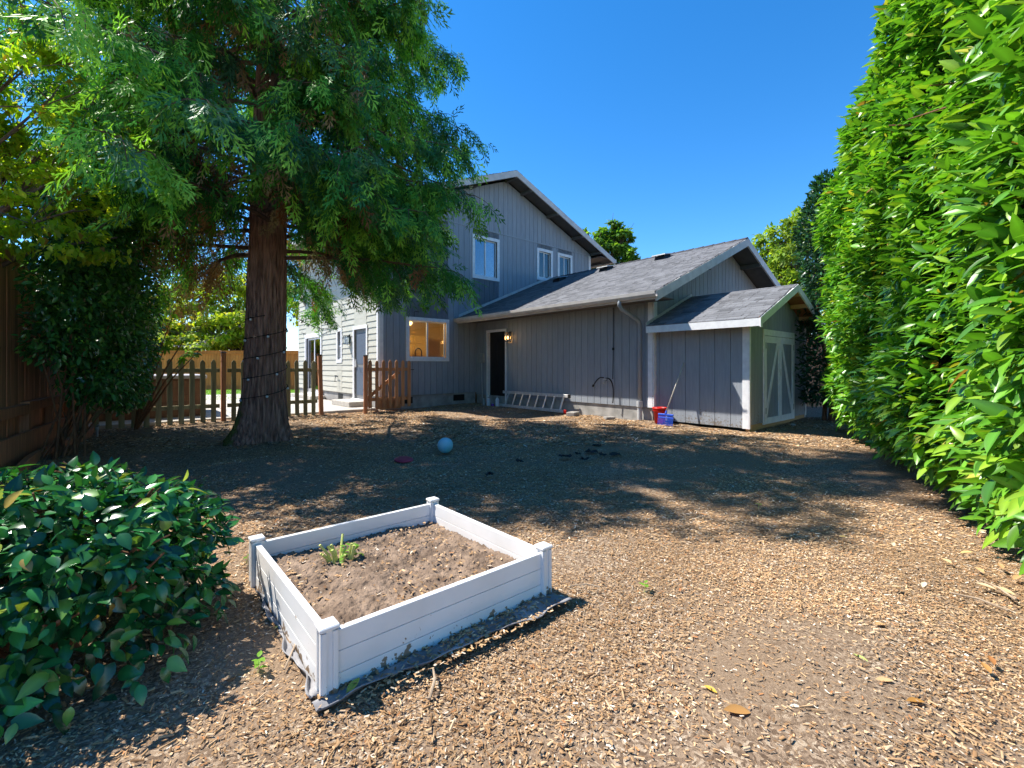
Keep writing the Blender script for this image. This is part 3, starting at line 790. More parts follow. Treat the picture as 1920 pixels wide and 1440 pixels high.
# meter box and conduit
q = MB(); q.wbox(Ww, 6.02, 6.27, 1.32, 1.62, 0.014, 0.10); mbx = q.build('utility_box', M['meter'], house, bevel=0.01)
q = MB(); q.tube([Ww(6.15, 1.32, 0.05), Ww(6.14, 0.8, 0.05), Ww(6.10, 0.3, 0.06), Ww(6.09, 0.02, 0.06)], 0.018, 8); q.build('conduit', M['pipe'], mbx, smooth=True)
# hose bib, short hose and the cable running down the wall
uH = 1.25
q = MB(); q.tube([Ww(uH, 0.86, 0.014), Ww(uH, 0.86, 0.10), Ww(uH, 0.80, 0.13)], 0.016, 8).tube([Ww(uH - 0.04, 0.90, 0.08), Ww(uH + 0.04, 0.90, 0.08)], 0.012, 8)
fc = q.build('faucet', M['alu'], house, smooth=True)
hose = []
for i in range(15):
    t = i / 14
    hose.append(Ww(uH - 0.04 - 0.22 * math.sin(t * math.pi * 0.62), 0.92 + 0.02 * math.sin(t * 3.1) - 0.58 * t ** 2.2, 0.10))
q = MB(); q.tube(hose, 0.013, 8)
h2 = [Ww(uH + 0.02 + 0.30 * t, 0.93 + 0.03 * math.sin(t * 2.6) - 0.20 * t * t, 0.10) for t in [i / 8 for i in range(9)]]
q.tube(h2, 0.013, 8).tube([h2[-1], Vector(h2[-1]) + Vector((0, 0.03, -0.03))], 0.026, 10)
q.build('hose', M['wire'], fc, smooth=True)
q = MB(); q.tube([Ww(1.05, 2.58, 0.022), Ww(1.05, 1.5, 0.022), Ww(1.06, 0.90, 0.03)], 0.008, 6).wbox(Ww, 1.03, 1.07, 1.58, 1.64, 0.014, 0.04); q.build('cable', M['wire'], house)
# dryer vent hood, knobs and hook on the gable wall
q = MB(); q.wbox(Wg, -2.02, -1.80, 2.95, 3.16, 0.014, 0.03); vh = q.build('vent_hood', M['siding'], house)
q = MB(); q.hexa([Wg(-2.0, 2.97, 0.03), Wg(-1.82, 2.97, 0.03), Wg(-1.82, 2.97, 0.14), Wg(-2.0, 2.97, 0.14), Wg(-2.0, 3.14, 0.03), Wg(-1.82, 3.14, 0.03), Wg(-1.82, 3.08, 0.05), Wg(-2.0, 3.08, 0.05)])
q.build('vent_flap', M['siding'], vh)
q = MB(); q.wbox(Wg, -2.0, -1.82, 2.90, 2.968, 0.03, 0.10); q.build('vent_louver', M['black'], vh)
for s in (-1.42, -1.17):
    q = MB(); q.tube([Wg(s, 3.0, 0.014), Wg(s, 3.0, 0.03)], 0.05, 16); q.build('wall_plate', M['siding'], house)
q = MB(); q.tube([Wg(-2.27, 2.66, 0.02), Wg(-2.27, 2.80, 0.02), Wg(-2.25, 2.82, 0.05), Wg(-2.15, 2.80, 0.08)], 0.008, 6); q.build('hook', M['black'], house)
# hose bib on the cream wall
q = MB(); q.tube([Wc(9.62, 0.86, 0.02), Wc(9.62, 0.86, 0.11), Wc(9.6, 0.70, 0.13)], 0.016, 8).tube([Wc(9.52, 0.9, 0.09), Wc(9.72, 0.9, 0.09)], 0.012, 8); q.build('faucet', M['black'], house)

# kitchen seen through the lit window
kx0, kx1, ky0, ky1 = VC + 0.12, 0.6, L + 0.12, L + 3.2
q = MB(); q.box(kx0, kx1, ky1, ky1 + 0.05, 0.4, 2.95).box(kx0 - 0.05, kx0, ky0, ky1, 0.4, 2.95).box(kx1, kx1 + 0.05, ky0, ky1, 0.4, 2.95)
q.box(kx0, kx1, ky0, ky1, 2.95, 3.0).box(kx0, kx1, ky0, ky1, 0.35, 0.4)
kit = q.build('kitchen_room', M['kitchen'], house)
q = MB(); q.box(-1.5, -0.25, ky1 - 0.62, ky1 - 0.01, 0.41, 2.30); cabn = q.build('cabinet', M['cabinet'], kit)
for a in (-1.48, -0.86):
    q = MB(); q.box(a, a + 0.58, ky1 - 0.645, ky1 - 0.622, 0.5, 1.98).box(a, a + 0.58, ky1 - 0.645, ky1 - 0.622, 2.02, 2.28); q.build('cabinet_door', M['cabinet'], cabn, bevel=0.004)
q = MB(); q.box(-3.1, -1.72, ky1 - 0.4, ky1 - 0.01, 0.41, 2.6); q.build('cabinet', M['dark_wood'], kit)
q = MB(); q.box(kx0 + 0.01, 0.5, ky0 + 0.02, ky0 + 0.62, 0.41, 1.36); q.build('counter', M['dark_wood'], kit)
arc = [(-1.83, ky0 + 0.2, 1.36)] + [(-1.83 - 0.11 + 0.11 * math.cos(a), ky0 + 0.2, 1.62 + 0.13 * math.sin(a)) for a in [i * math.pi / 10 for i in range(11)]] + [(-2.05, ky0 + 0.2, 1.50)]
q = MB(); q.tube(arc, 0.017, 10); q.build('kitchen_tap', M['black'], kit, smooth=True)
for k, a in enumerate((-2.25, -1.97)):
    q = MB(); q.sphere((a, ky0 + 0.7, 2.56), 0.085, 20, 12); gl = q.build('lamp_globe', M['globe'], kit, smooth=True)
    q = MB(); q.tube([(a, ky0 + 0.7, 2.63), (a, ky0 + 0.7, 2.949)], 0.012, 8); q.build('lamp_stem', M['black'], kit)
q = MB(); q.lathe([(0.005, 0.17), (0.02, 0.16), (0.06, 0.05), (0.13, 0.0), (0.12, 0.0)], 20, (-1.5, ky0 + 1.7, 2.02)).tube([(-1.5, ky0 + 1.7, 2.18), (-1.5, ky0 + 1.7, 2.949)], 0.006, 6)
q.build('pendant_lamp', M['alu'], kit, smooth=True)
kl = bpy.data.lights.new('kitchen_light', 'POINT'); kl.energy = 42; kl.color = (1.0, 0.66, 0.30); kl.shadow_soft_size = 0.1
klo = bpy.data.objects.new('kitchen_light', kl); klo.location = (-2.1, ky0 + 1.1, 2.5); link(klo, house)

# ================================================================== SHED
SU, SRV, SRZ, SGO = 1.953, 1.60, 2.87, 0.345
SLs = 0.42
HW = 1.53                                     # half width of the shed
shed = thing('shed', 'small grey shed with white double doors built against the garage end', 'shed', uv(-SU, SRV), T)
SD = SU - 0.04                                # depth, local y runs to the wing's end wall
Wf = lambda s, z, d: (s, -d, z)               # door face
Wl = lambda s, z, d: (-HW - d, s, z)          # left wall
Wr = lambda s, z, d: (HW + d, s, z)
stop = lambda s: SRZ - 0.11 - SLs * abs(s)
DR = (-0.90, 0.80, 0.06, 1.93)
def shed_wall(name, W, s0, s1, zb, zt, ops, pitch):
    mb = MB()
    for poly in strips(s0, s1, zb, zt, ops): mb.wprism(W, poly, -0.07, 0.0)
    wall = mb.build(name, M['siding_core'], shed)
    s = s0
    while s < s1 - 0.01:
        a, b = s + 0.005, min(s + pitch, s1) - 0.005
        s += pitch
        mid = [0.0] if a < 0 < b and name == 'front_wall' else []
        q = MB(); polys = []
        for aa, bb in zip([a] + mid, mid + [b]): polys += strips(aa, bb, zb - 0.02, zt, ops)
        for poly in polys: MB().wprism(W, poly, 0.0, 0.014).build('siding_board', M['siding'], wall)
shed_wall('front_wall', Wf, -HW, HW, 0.12, stop, [DR], 0.152)
shed_wall('side_wall', Wl, 0.02, SD, 0.06, lambda s: 2.06, [], 0.305)
shed_wall('side_wall', Wr, 0.02, SD, 0.06, lambda s: 2.06, [], 0.305)
q = MB(); q.wbox(Wf, -HW, HW, -0.06, 0.10, -0.05, 0.005); q.build('skid', M['newwood'], shed)
def corner(W, a, b, d0, d1, z0=0.03, z1=2.06):
    q = MB(); q.wbox(W, a, b, z0, z1, d0, d1); q.build('corner_board', M['white'], shed, bevel=0.003)
corner(Wl, -0.014, 0.10, 0.0145, 0.034); corner(Wf, -HW - 0.034, -HW + 0.025, 0.0145, 0.034)
corner(Wf, HW - 0.03, HW + 0.034, 0.0145, 0.034, 0.08, 2.1); corner(Wr, -0.014, 0.08, 0.0145, 0.034)
SE = HW + 0.40
mbr = MB(); thick = 0.07
for e in (-SE, SE):
    ez = SRZ - SLs * SE
    mbr.hexa([(e, -SGO + 0.02, ez - thick), (0, -SGO + 0.02, SRZ - thick), (0, SD, SRZ - thick), (e, SD, ez - thick),
              (e, -SGO + 0.02, ez), (0, -SGO + 0.02, SRZ), (0, SD, SRZ), (e, SD, ez)])
sroof = mbr.build('roof', M['ply'], shed)
cs2 = 1 / math.sqrt(1 + SLs * SLs)
shingles(lambda s, r, h: (-SE - 0.02 + r * cs2, -SGO + s, SRZ - SLs * (SE + 0.02) + r * cs2 * SLs + h), SD + SGO, (SE + 0.02) / cs2, 'shingles', sroof, 4)
shingles(lambda s, r, h: (SE + 0.02 - r * cs2, -SGO + s, SRZ - SLs * (SE + 0.02) + r * cs2 * SLs + h), SD + SGO, (SE + 0.02) / cs2, 'shingles', sroof, 5)
for e in (-SE, SE):
    q = MB(); ez = SRZ - SLs * SE
    q.wprism(Wf, [(e, ez - 0.15), (0, SRZ - 0.15), (0, SRZ - 0.003), (e, ez - 0.003)], SGO - 0.015, SGO + 0.012)
    q.build('rake_board', M['white'], sroof)
q = MB(); q.box(-SE - 0.022, -SE + 0.0, -SGO - 0.012, SD, SRZ - SLs * SE - 0.15, SRZ - SLs * SE - 0.012); q.build('fascia_board', M['white'], sroof)
q = MB(); q.box(-SE - 0.03, -SE + 0.05, -SGO - 0.03, -SGO - 0.0125, SRZ - SLs * SE - 0.17, SRZ - SLs * SE + 0.0); q.build('fascia_return', M['white'], sroof)
for s in (0.15, 0.62, 1.15, -0.6):
    zz = SRZ - SLs * abs(s) - thick
    q = MB(); q.wbox(Wf, s - 0.03, s + 0.03, zz - 0.10, zz - 0.012, 0.016, SGO - 0.016); q.build('lookout', M['newwood'], sroof)
for k in range(3):
    y = 0.12 + k * 0.8
    q = MB(); q.hexa([(HW + 0.02, y, 2.10), (HW + 0.02, y + 0.045, 2.10), (SE - 0.02, y + 0.045, 1.93), (SE - 0.02, y, 1.93),
                      (HW + 0.02, y, 2.14), (HW + 0.02, y + 0.045, 2.14), (SE - 0.02, y + 0.045, 1.99), (SE - 0.02, y, 1.99)])
    q.build('rafter_tail', M['newwood'], sroof)
# flashing where the shed roof meets the wing
q = MB(); q.hexa([(-SE, SD + 0.001, SRZ - SLs * SE + 0.01), (0, SD + 0.001, SRZ + 0.01), (0, SD + 0.02, SRZ + 0.01), (-SE, SD + 0.02, SRZ - SLs * SE + 0.01),
                  (-SE, SD + 0.001, SRZ - SLs * SE + 0.07), (0, SD + 0.001, SRZ + 0.07), (0, SD + 0.02, SRZ + 0.07), (-SE, SD + 0.02, SRZ - SLs * SE + 0.07)])
q.build('flashing', M['fascia'], sroof)
# doors
s0, s1, z0, z1 = DR
q = MB(); q.wbox(Wf, s0, s1, z1 - 0.12, z1, 0.0, 0.035).wbox(Wf, s0, s0 + 0.06, z0, z1 - 0.12, 0.0, 0.034).wbox(Wf, s1 - 0.06, s1, z0, z1 - 0.12, 0.0, 0.034)
q.build('door_frame', M['white'], shed, bevel=0.003)
m = (s0 + s1) / 2
for k, (a, b) in enumerate(((s0 + 0.066, m - 0.006), (m + 0.006, s1 - 0.066))):
    zt, zb = z1 - 0.13, z0 + 0.005
    q = MB(); q.wbox(Wf, a, b, zb, zt, -0.03, 0.006)
    dd = q.build('door', M['siding_core'], shed)
    w = (b - a) / 5
    for i in range(5):
        q = MB(); q.wbox(Wf, a + i * w + 0.004, a + (i + 1) * w - 0.004, zb + 0.01, zt - 0.01, 0.006, 0.017); q.build('door_plank', M['siding'], dd)
    q = MB(); q.wbox(Wf, a, a + 0.075, zb, zt, 0.0175, 0.038); q.build('stile', M['white'], dd)
    q = MB(); q.wbox(Wf, b - 0.075, b, zb, zt, 0.0175, 0.038); q.build('stile', M['white'], dd)
    q = MB(); q.wbox(Wf, a + 0.075, b - 0.075, zt - 0.13, zt, 0.0175, 0.037); q.build('rail', M['white'], dd)
    q = MB(); q.wbox(Wf, a + 0.075, b - 0.075, zb, zb + 0.12, 0.0175, 0.037); q.build('rail', M['white'], dd)
    inner, outer = (b - 0.075, a + 0.075) if k == 0 else (a + 0.075, b - 0.075)
    sg = -1 if k == 0 else 1
    q = MB(); q.wprism(Wf, [(inner, zt - 0.13), (inner + sg * 0.07, zt - 0.13), (outer, zb + 0.30), (outer, zb + 0.12), (outer - sg * 0.02, zb + 0.12)], 0.0178, 0.034); q.build('brace', M['white'], dd)
    hx = a + 0.02 if k == 0 else b - 0.02
    for zz in (zb + 0.2, zt - 0.25):
        q = MB(); q.wbox(Wf, hx - 0.015, hx + 0.015, zz, zz + 0.12, 0.0385, 0.046); q.build('hinge', M['meter'], dd)
q = MB(); q.wbox(Wf, m - 0.05, m + 0.05, 1.09, 1.14, 0.0385, 0.052).wbox(Wf, m - 0.02, m + 0.03, 1.0, 1.09, 0.04, 0.06); q.build('latch', M['alu'], shed)

# ================================================================== FENCES
def pointed(w, h, t=0.02, tip=0.07):
    mb = MB(); mb.wprism(lambda s, z, d: (s, d, z), [(-w / 2, 0), (w / 2, 0), (w / 2, h - tip), (w * 0.32, h - tip * 0.45), (0, h), (-w * 0.32, h - tip * 0.45), (-w / 2, h - tip)], -t / 2, t / 2)
    return mb

# picket fence along the patio
pf = thing('picket_fence', 'weathered dark picket fence with pointed tops beside the conifer trunk', 'fence', uv(6.14, -5.06), T)
FU = 6.14
meA = pointed(0.092, 1.36).mesh('picket', M['picket'])
def pfl(v): return v + 5.06
for k in range(24):
    v = -5.21 - k * 0.188
    if abs(v + 7.09) < 0.09: continue
    obj('picket', meA, pf, (pfl(v), random.uniform(-.004, .004), random.uniform(0.0, 0.03) - 0.02), (0, random.uniform(-.012, .012), 0))
for (a, b) in ((-7.02, -5.11), (-9.75, -7.16)):
    for zz in (0.30, 1.07):
        q = MB(); q.box(pfl(a), pfl(b), 0.0135, 0.052, zz, zz + 0.085); q.build('rail', M['picket'], pf, bevel=0.003)
for v, hh in ((-7.09, 1.50), (-9.3, 1.5)):
    q = MB(); q.box(pfl(v) - 0.045, pfl(v) + 0.045, -0.01, 0.08, -0.3, hh); p = q.build('post', M['post'], pf, bevel=0.004)
    q = MB(); q.hexa([(pfl(v) - .055, -.02, hh + .001), (pfl(v) + .055, -.02, hh + .001), (pfl(v) + .055, .09, hh + .001), (pfl(v) - .055, .09, hh + .001),
                      (pfl(v) - .03, .005, hh + .03), (pfl(v) + .03, .005, hh + .03), (pfl(v) + .03, .065, hh + .03), (pfl(v) - .03, .065, hh + .03)]); q.build('post_cap', M['black'], p)
q = MB(); q.hexa([(-0.045 + 0.05, -.03, -0.3), (0.045 + 0.05, -.03, -0.3), (0.045 + 0.05, .06, -0.3), (-0.045 + 0.05, .06, -0.3),
                  (-0.045, -.03, 1.47), (0.045, -.03, 1.47), (0.045, .06, 1.47), (-0.045, .06, 1.47)])
p = q.build('post', M['post'], pf, bevel=0.004)
q = MB(); q.box(-.05, .05, -.035, .065, 1.471, 1.495); q.build('post_cap', M['black'], p)

gate = thing('picket_gate', 'open brown picket gate with diagonal brace in front of the grey wall', 'gate', uv(6.02, -3.94), T - math.radians(4))
meG = pointed(0.092, 1.27).mesh('picket', M['gatewood'])
q = MB(); q.tube([(0, 0, -0.3), (0, 0, 1.47)], 0.055, 14); p = q.build('post', M['post'], gate, smooth=False)
q = MB(); q.lathe([(0.06, 0.0), (0.06, 0.02), (0.01, 0.035)], 14, (0, 0, 1.47)); q.build('post_cap', M['black'], p)
for k in range(7):
    x = 0.115 + k * 0.182
    obj('picket', meG, gate, (x, -0.02, 0.10 + random.uniform(-.01, .01)))
for zz in (0.28, 1.08):
    q = MB(); q.box(0.06, 1.26, -0.005, 0.035, zz, zz + 0.085); q.build('rail', M['gatewood'], gate)
q = MB(); q.beam((0.09, 0.055, 0.38), (0.95, 0.055, 1.05), 0.036, 0.085, up=(0.3, 0, 1)); q.build('brace', M['gatewood'], gate)
q = MB(); q.box(0.30, 1.0, 0.06, 0.085, 0.05, 0.33); q.build('kick_board', M['gatewood'], gate)
q = MB(); q.box(1.255, 1.36, -0.005, 0.005, 1.10, 1.12); q.build('latch', M['black'], gate)
# short return of pickets between the gate post and the house corner
stub = thing('picket_fence', 'short orange picket panel behind the open gate, against the house corner', 'fence', uv(6.12, -3.90), T + math.radians(50))
for k in range(3):
    obj('picket', meG, stub, (0.14 + k * 0.18, 0, 0.06))
for zz in (0.30, 1.06):
    q = MB(); q.box(0.06, 0.60, 0.0135, 0.05, zz, zz + 0.085); q.build('rail', M['gatewood'], stub)

# tall cedar fence on the left
y0f, y1f = 0.2, 15.5
fdir = Vector((-0.676, 1, 0)).normalized(); fang = math.atan2(fdir.y, fdir.x)
flen = (y1f - y0f) * math.hypot(1, 0.676)
lf = thing('board_fence', 'tall reddish stained board fence with kickboards beside the leafy shrub', 'fence', (fence_x(y0f), y0f, 0), fang)
def ftop(s): return 2.95 - 0.035 * s
BW = 0.14
nb = int(flen / BW)
for k in range(nb):
    s = k * BW
    q = MB(); h = ftop(s); t0 = random.uniform(-.003, .003)
    q.box(s + 0.003, s + BW - 0.003, 0.0 + t0, 0.019 + t0, 0.10, h - 0.05)
    q.build('fence_board', M['cedar'], lf)
def frail(s0, s1, z0, z1, ya, yb, nm, m):
    q = MB()
    q.hexa([(s0, ya, z0 - .035 * s0), (s1, ya, z0 - .035 * s1), (s1, yb, z0 - .035 * s1), (s0, yb, z0 - .035 * s0),
            (s0, ya, z1 - .035 * s0), (s1, ya, z1 - .035 * s1), (s1, yb, z1 - .035 * s1), (s0, yb, z1 - .035 * s0)])
    return q.build(nm, m, lf, bevel=0.004)
seg = 2.4
for k in range(int(flen / seg)):
    a, b = k * seg + 0.002, (k + 1) * seg - 0.002
    frail(a, b, 2.80, 2.93, -0.042, -0.003, 'top_rail', M['cedar'])
    frail(a, b, 2.93, 2.965, -0.06, 0.05, 'cap_rail', M['cedar'])
    q = MB(); q.box(a, b, -0.10, -0.004, 0.50 + 0.012 * a, 0.63 + 0.012 * a); q.build('mid_rail', M['post'], lf, bevel=0.004)
    q = MB(); q.box(a, b, -0.15, -0.105, -0.12, 0.34); q.build('kick_board', M['post'], lf, bevel=0.004)
    q = MB(); q.box(a, b, -0.104, -0.004, 0.25, 0.30); q.build('ledge', M['post'], lf)
    q = MB(); q.box(a - 0.045, a + 0.045, -0.098, -0.005, 0.301, 0.499 + 0.012 * a); q.build('post', M['post'], lf)
    q = MB(); q.box(a + 1.15, a + 1.24, -0.098, -0.005, 0.301, 0.499 + 0.012 * a); q.build('post', M['post'], lf)
# curved timber edging on the ground before the fence
q = MB(); pts = []
for i in range(22):
    s = 3.2 + i * 0.33
    pts.append((s, -0.34 - 0.10 * math.sin(i * 0.45) - 0.05 * math.sin(i * 0.21)))
for (a, b), (c, d) in zip(pts, pts[1:]):
    q.hexa([(a, b - .03, -.05), (c, d - .03, -.05), (c, d + .03, -.05), (a, b + .03, -.05), (a, b - .03, .10), (c, d - .03, .10), (c, d + .03, .10), (a, b + .03, .10)])
ed = q.build('garden_edging', M['post'], None, loc=(fence_x(y0f), y0f, 0), rz=fang)
tag(ed, 'low curved timber edging on the mulch along the tall fence', 'edging')

def plain_fence(name, label, a, b, h, m, bw=0.14, rail=True):
    a, b = Vector(a), Vector(b); d = (b - a); ln = d.length
    o = thing(name, label, 'fence', a, math.atan2(d.y, d.x))
    me = MB().box(0.003, bw - 0.003, 0, 0.019, 0.04, h - 0.1).mesh('fence_board', m)
    for k in range(int(ln / bw)):
        obj('fence_board', me, o, (k * bw, random.uniform(-.004, .004), 0))
    for k in range(int(ln / 2.4)):
        q = MB(); q.box(k * 2.4 + .002, k * 2.4 + 2.398, -0.045, -0.003, h - 0.16, h - 0.03); q.build('top_rail', m, o)
        q = MB(); q.box(k * 2.4 + .002, k * 2.4 + 2.398, -0.07, 0.06, h - 0.03, h + 0.01); q.build('cap_rail', m, o)
        q = MB(); q.box(k * 2.4 + .002, k * 2.4 + 2.398, -0.045, -0.003, 0.0, 0.22); q.build('kick_board', m, o)
    return o
plain_fence('board_fence', 'sunlit orange cedar board fence across the far side of the lawn', (-30, 23.0, 0), (-4.5, 23.6, 0), 2.0, M['cedar_far'])
plain_fence('board_fence', 'dark brown board fence in the gap between shed and hedge', (6.6, 14.2, 0), (13.5, 12.6, 0), 2.15, M['cedar'])

# ================================================================== FOLIAGE PROTOTYPES
def leaf_proto(w, curve=0.18, fold=0.06, ys=(0.0, 0.28, 0.58, 0.84, 1.0), ws=(0.0, 0.85, 1.0, 0.6, 0.0)):
    v, f = [], []
    for y, k in zip(ys, ws):
        z = -curve * y * y
        v.append((0, y, z))
        if k > 0:
            v.append((-w / 2 * k, y, z + fold * k)); v.append((w / 2 * k, y, z + fold * k))
    idx = []; i = 0
    for k in ws:
        idx.append((i, i + 1, i + 2) if k > 0 else (i,)); i += 3 if k > 0 else 1
    for A, B in zip(idx, idx[1:]):
        if len(A) == 1:
            f += [(A[0], B[0], B[1]), (A[0], B[2], B[0])]
        elif len(B) == 1:
            f += [(A[0], B[0], A[1]), (A[0], A[2], B[0])]
        else:
            f += [(A[0], B[0], B[1]), (A[0], B[1], A[1]), (A[0], A[2], B[2]), (A[0], B[2], B[0])]
    return np.array(v, float), np.array(f)
LAUREL = leaf_proto(0.33, 0.22, 0.05, ys=(0.0, 0.32, 0.7, 1.0), ws=(0.0, 0.9, 0.85, 0.0))
HI_Y = (0.0, 0.10, 0.27, 0.47, 0.67, 0.86, 1.0)
LAUREL_HI = leaf_proto(0.31, 0.24, 0.05, ys=HI_Y, ws=(0.0, 0.42, 0.84, 1.0, 0.86, 0.46, 0.0))
CAMEL = leaf_proto(0.52, 0.22, 0.06, ys=HI_Y, ws=(0.0, 0.55, 0.96, 1.0, 0.78, 0.34, 0.0))
SMALL = leaf_proto(0.55, 0.25, 0.08, ys=(0.0, 0.45, 1.0), ws=(0.0, 1.0, 0.0))

def pick_parts(name, parent, proto, m, pos, R, size, col, n=300, variants=5, seed=0):
    """the n leaves that show largest become objects of their own; returns the mask of the rest"""
    P = pos; d = np.hypot(P[:, 0], P[:, 1])
    inside = (P[:, 1] > 0.5) & (np.abs(P[:, 0]) < 1.1 * P[:, 1]) & (np.abs(P[:, 2] - CAMH) < 0.8 * P[:, 1])
    score = np.where(inside, (size if np.ndim(size) == 1 else size[:, 1]) / np.maximum(d, 0.3), 0)
    facing = np.abs(np.einsum('ni,ni->n', R[:, :, 2], unit(np.array([0, 0, CAMH]) - P)))
    score = score * (0.3 + facing)
    top = np.argsort(-score)[:n]
    cols = col[top]
    order = np.argsort(cols.sum(1)); groups = np.array_split(order, variants)
    mi = parent.matrix_basis.inverted() if parent is not None else Matrix()
    for g in groups:
        if len(g) == 0: continue
        me = np_mesh(name, proto[0], proto[1], m, np.repeat(cols[g].mean(0)[None], len(proto[0]), 0) * rib_tint(proto[0]), smooth=True)
        for j in g:
            i = top[j]; s = size[i]
            sv = (s, s, s) if np.ndim(s) == 0 else tuple(s)
            mtx = Matrix.Translation(Vector(P[i])) @ Matrix(R[i].tolist()).to_4x4() @ Matrix.Diagonal((*sv, 1))
            o = bpy.data.objects.new(name, me); link(o, parent); o.matrix_basis = mi @ mtx
    keep = np.ones(len(P), bool); keep[top] = False
    return keep

def mixcol(n, cols, w, jit=0.18, r=rng):
    c = np.array(cols)[r.choice(len(cols), n, p=np.array(w) / sum(w))]
    return np.clip(c * (1 + r.normal(0, jit, (n, 1))), 0.004, 0.9)

# ================================================================== LAUREL HEDGE
def make_hedge():
    r = np.random.default_rng(5)
    Y0, Y1 = 1.3, 8.9
    root = thing('laurel_hedge', 'tall glossy green laurel hedge filling the side of the yard', 'hedge', (hedge_x(5) + 0.9, 5, 0))
    dirv = np.array([0.527, 1.0, 0]); dirv /= np.linalg.norm(dirv)
    nout = np.array([-dirv[1], dirv[0], 0])                       # towards the yard
    base = np.array([hedge_x(Y0), Y0, 0]); ln = (Y1 - Y0) * math.hypot(1, 0.527)
    def top(s): return 5.95 - 0.05 * s + 0.12 * np.sin(s * 1.7) + 0.1 * np.sin(s * 4.1 + 1)
    def face(s, z):                                               # outward offset of the clipped face
        P = np.c_[s, z]
        b = 0.13 * noise(P, 0.9) + 0.08 * noise(P, 2.6, 1) + 0.05 * noise(P, 6.5, 2)
        low = np.clip((0.75 - z) / 0.6, 0, 1)
        hi = np.clip((z - (top(s) - 1.0)) / 1.0, 0, 1)
        far = np.clip((s - (ln - 0.9)) / 0.9, 0, 1)
        return b - 0.30 * low ** 1.5 - 0.55 * hi ** 2.2 - 0.5 * far ** 2 - 0.03 * (z - 2.5)
    N = 29000
    s = r.uniform(0, ln, N); z = r.uniform(0.16, 1, N)
    # more, closer to the camera
    z = 0.16 + (top(s) - 0.16) * r.uniform(0, 1, N) ** 0.92
    dep = r.beta(1.1, 3.0, N) * 0.5
    off = face(s, z) - dep
    pos = base + s[:, None] * dirv + off[:, None] * nout + np.c_[np.zeros(N), np.zeros(N), z]
    # shoots: neighbours lean alike
    lean = noise(np.c_[s, z], 3.2, 2)
    axis = nout * r.uniform(0.45, 1.0, (N, 1)) + np.array([0, 0, 1]) * (r.normal(0.02, 0.45, (N, 1)) - 0.25 * np.clip((1.0 - z) / 0.8, 0, 1)[:, None]) - dirv * (0.25 + 0.35 * lean[:, None] + r.normal(0, 0.5, (N, 1)))
    nrm = np.array([0, 0, 1.0]) * 0.9 + nout * 0.55 + r.normal(0, 0.38, (N, 3))
    # the roof of the hedge and its far end
    M2 = 5200
    s2 = r.uniform(0, ln, M2); t2 = r.uniform(0, 1, M2)
    pos2 = base + s2[:, None] * dirv - (0.35 + t2 * 1.2)[:, None] * nout + np.c_[np.zeros(M2), np.zeros(M2), top(s2) - 0.05 - r.beta(1, 3, M2) * 0.4]
    ax2 = np.array([0, 0, 0.7]) + r.normal(0, 0.6, (M2, 3)); nr2 = np.array([0, 0, 1.0]) + r.normal(0, 0.6, (M2, 3))
    M3 = 4200
    z3 = r.uniform(0.2, 5.4, M3); t3 = r.uniform(0.15, 1.5, M3)
    pos3 = base + (ln - 0.1 + r.normal(0, 0.12, M3) - 0.25 * (t3 < 0.4))[:, None] * dirv - t3[:, None] * nout + np.c_[np.zeros(M3), np.zeros(M3), z3]
    ax3 = dirv * 0.8 + r.normal(0, 0.5, (M3, 3)); nr3 = np.array([0, 0, 1.0]) + r.normal(0, 0.5, (M3, 3))
    # upright shoots on the top edge
    pos = np.r_[pos, pos2, pos3]; axis = np.r_[axis, ax2, ax3]; nrm = np.r_[nrm, nr2, nr3]; NN = len(pos)
    size = np.clip(r.normal(0.148, 0.036, NN), 0.06, 0.24)
    col = mixcol(NN, [(0.085, 0.25, 0.022), (0.13, 0.33, 0.025), (0.22, 0.39, 0.03), (0.045, 0.15, 0.022), (0.36, 0.36, 0.05), (0.30, 0.17, 0.05)], [32, 32, 18, 16, 1.5, .5], 0.16, r)
    R = frames(axis, nrm)
    keep = pick_parts('leaf', root, LAUREL_HI, M['laurel'], pos, R, size, col)
    near = keep & (pos[:, 1] < 4.3); far = keep & ~near
    V, F, C = scatter(*LAUREL_HI, pos[near], R[near], size[near], col[near], rib_tint(LAUREL_HI[0]))
    V2, F2, C2 = scatter(*LAUREL, pos[far], R[far], size[far], col[far], rib_tint(LAUREL[0]))
    V, F, C = np.r_[V, V2], np.r_[F, F2 + len(V)], np.r_[C, C2]
    V = V - np.array(root.location)
    o = obj('foliage', np_mesh('foliage', V, F, M['laurel'], C, smooth=True), root); o['kind'] = 'stuff'
    # woody inside: upright stems, and a twig hull whose near-black colour paints shade between leaves
    q = MB(); b = Vector(base.tolist()) - root.location; dv = Vector(dirv.tolist()); nv = Vector(nout.tolist())
    for k in range(26):
        ss = 0.2 + k * (ln - 0.4) / 25
        p0 = b + dv * ss - nv * random.uniform(0.55, 1.0); p0.z = -0.05
        pts = [p0 + Vector((random.uniform(-.1, .1) * i, random.uniform(-.1, .1) * i, i * 0.9)) for i in range(6)]
        q.tube(pts, [0.05, 0.045, 0.04, 0.03, 0.02, 0.012], 7)
        for j in range(5):
            a = pts[1 + j // 2].lerp(pts[2 + j // 2], random.random())
            e = a + nv * random.uniform(0.3, 0.55) + dv * random.uniform(-.35, .35) + Vector((0, 0, random.uniform(.0, .4)))
            q.tube([a, a.lerp(e, .5) + Vector((0, 0, .05)), e], [0.014, 0.01, 0.005], 5)
    q.build('stem', M['stem'], root)
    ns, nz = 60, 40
    S, Z = np.meshgrid(np.linspace(0, ln - 0.25, ns), np.linspace(0.45, 1, nz))
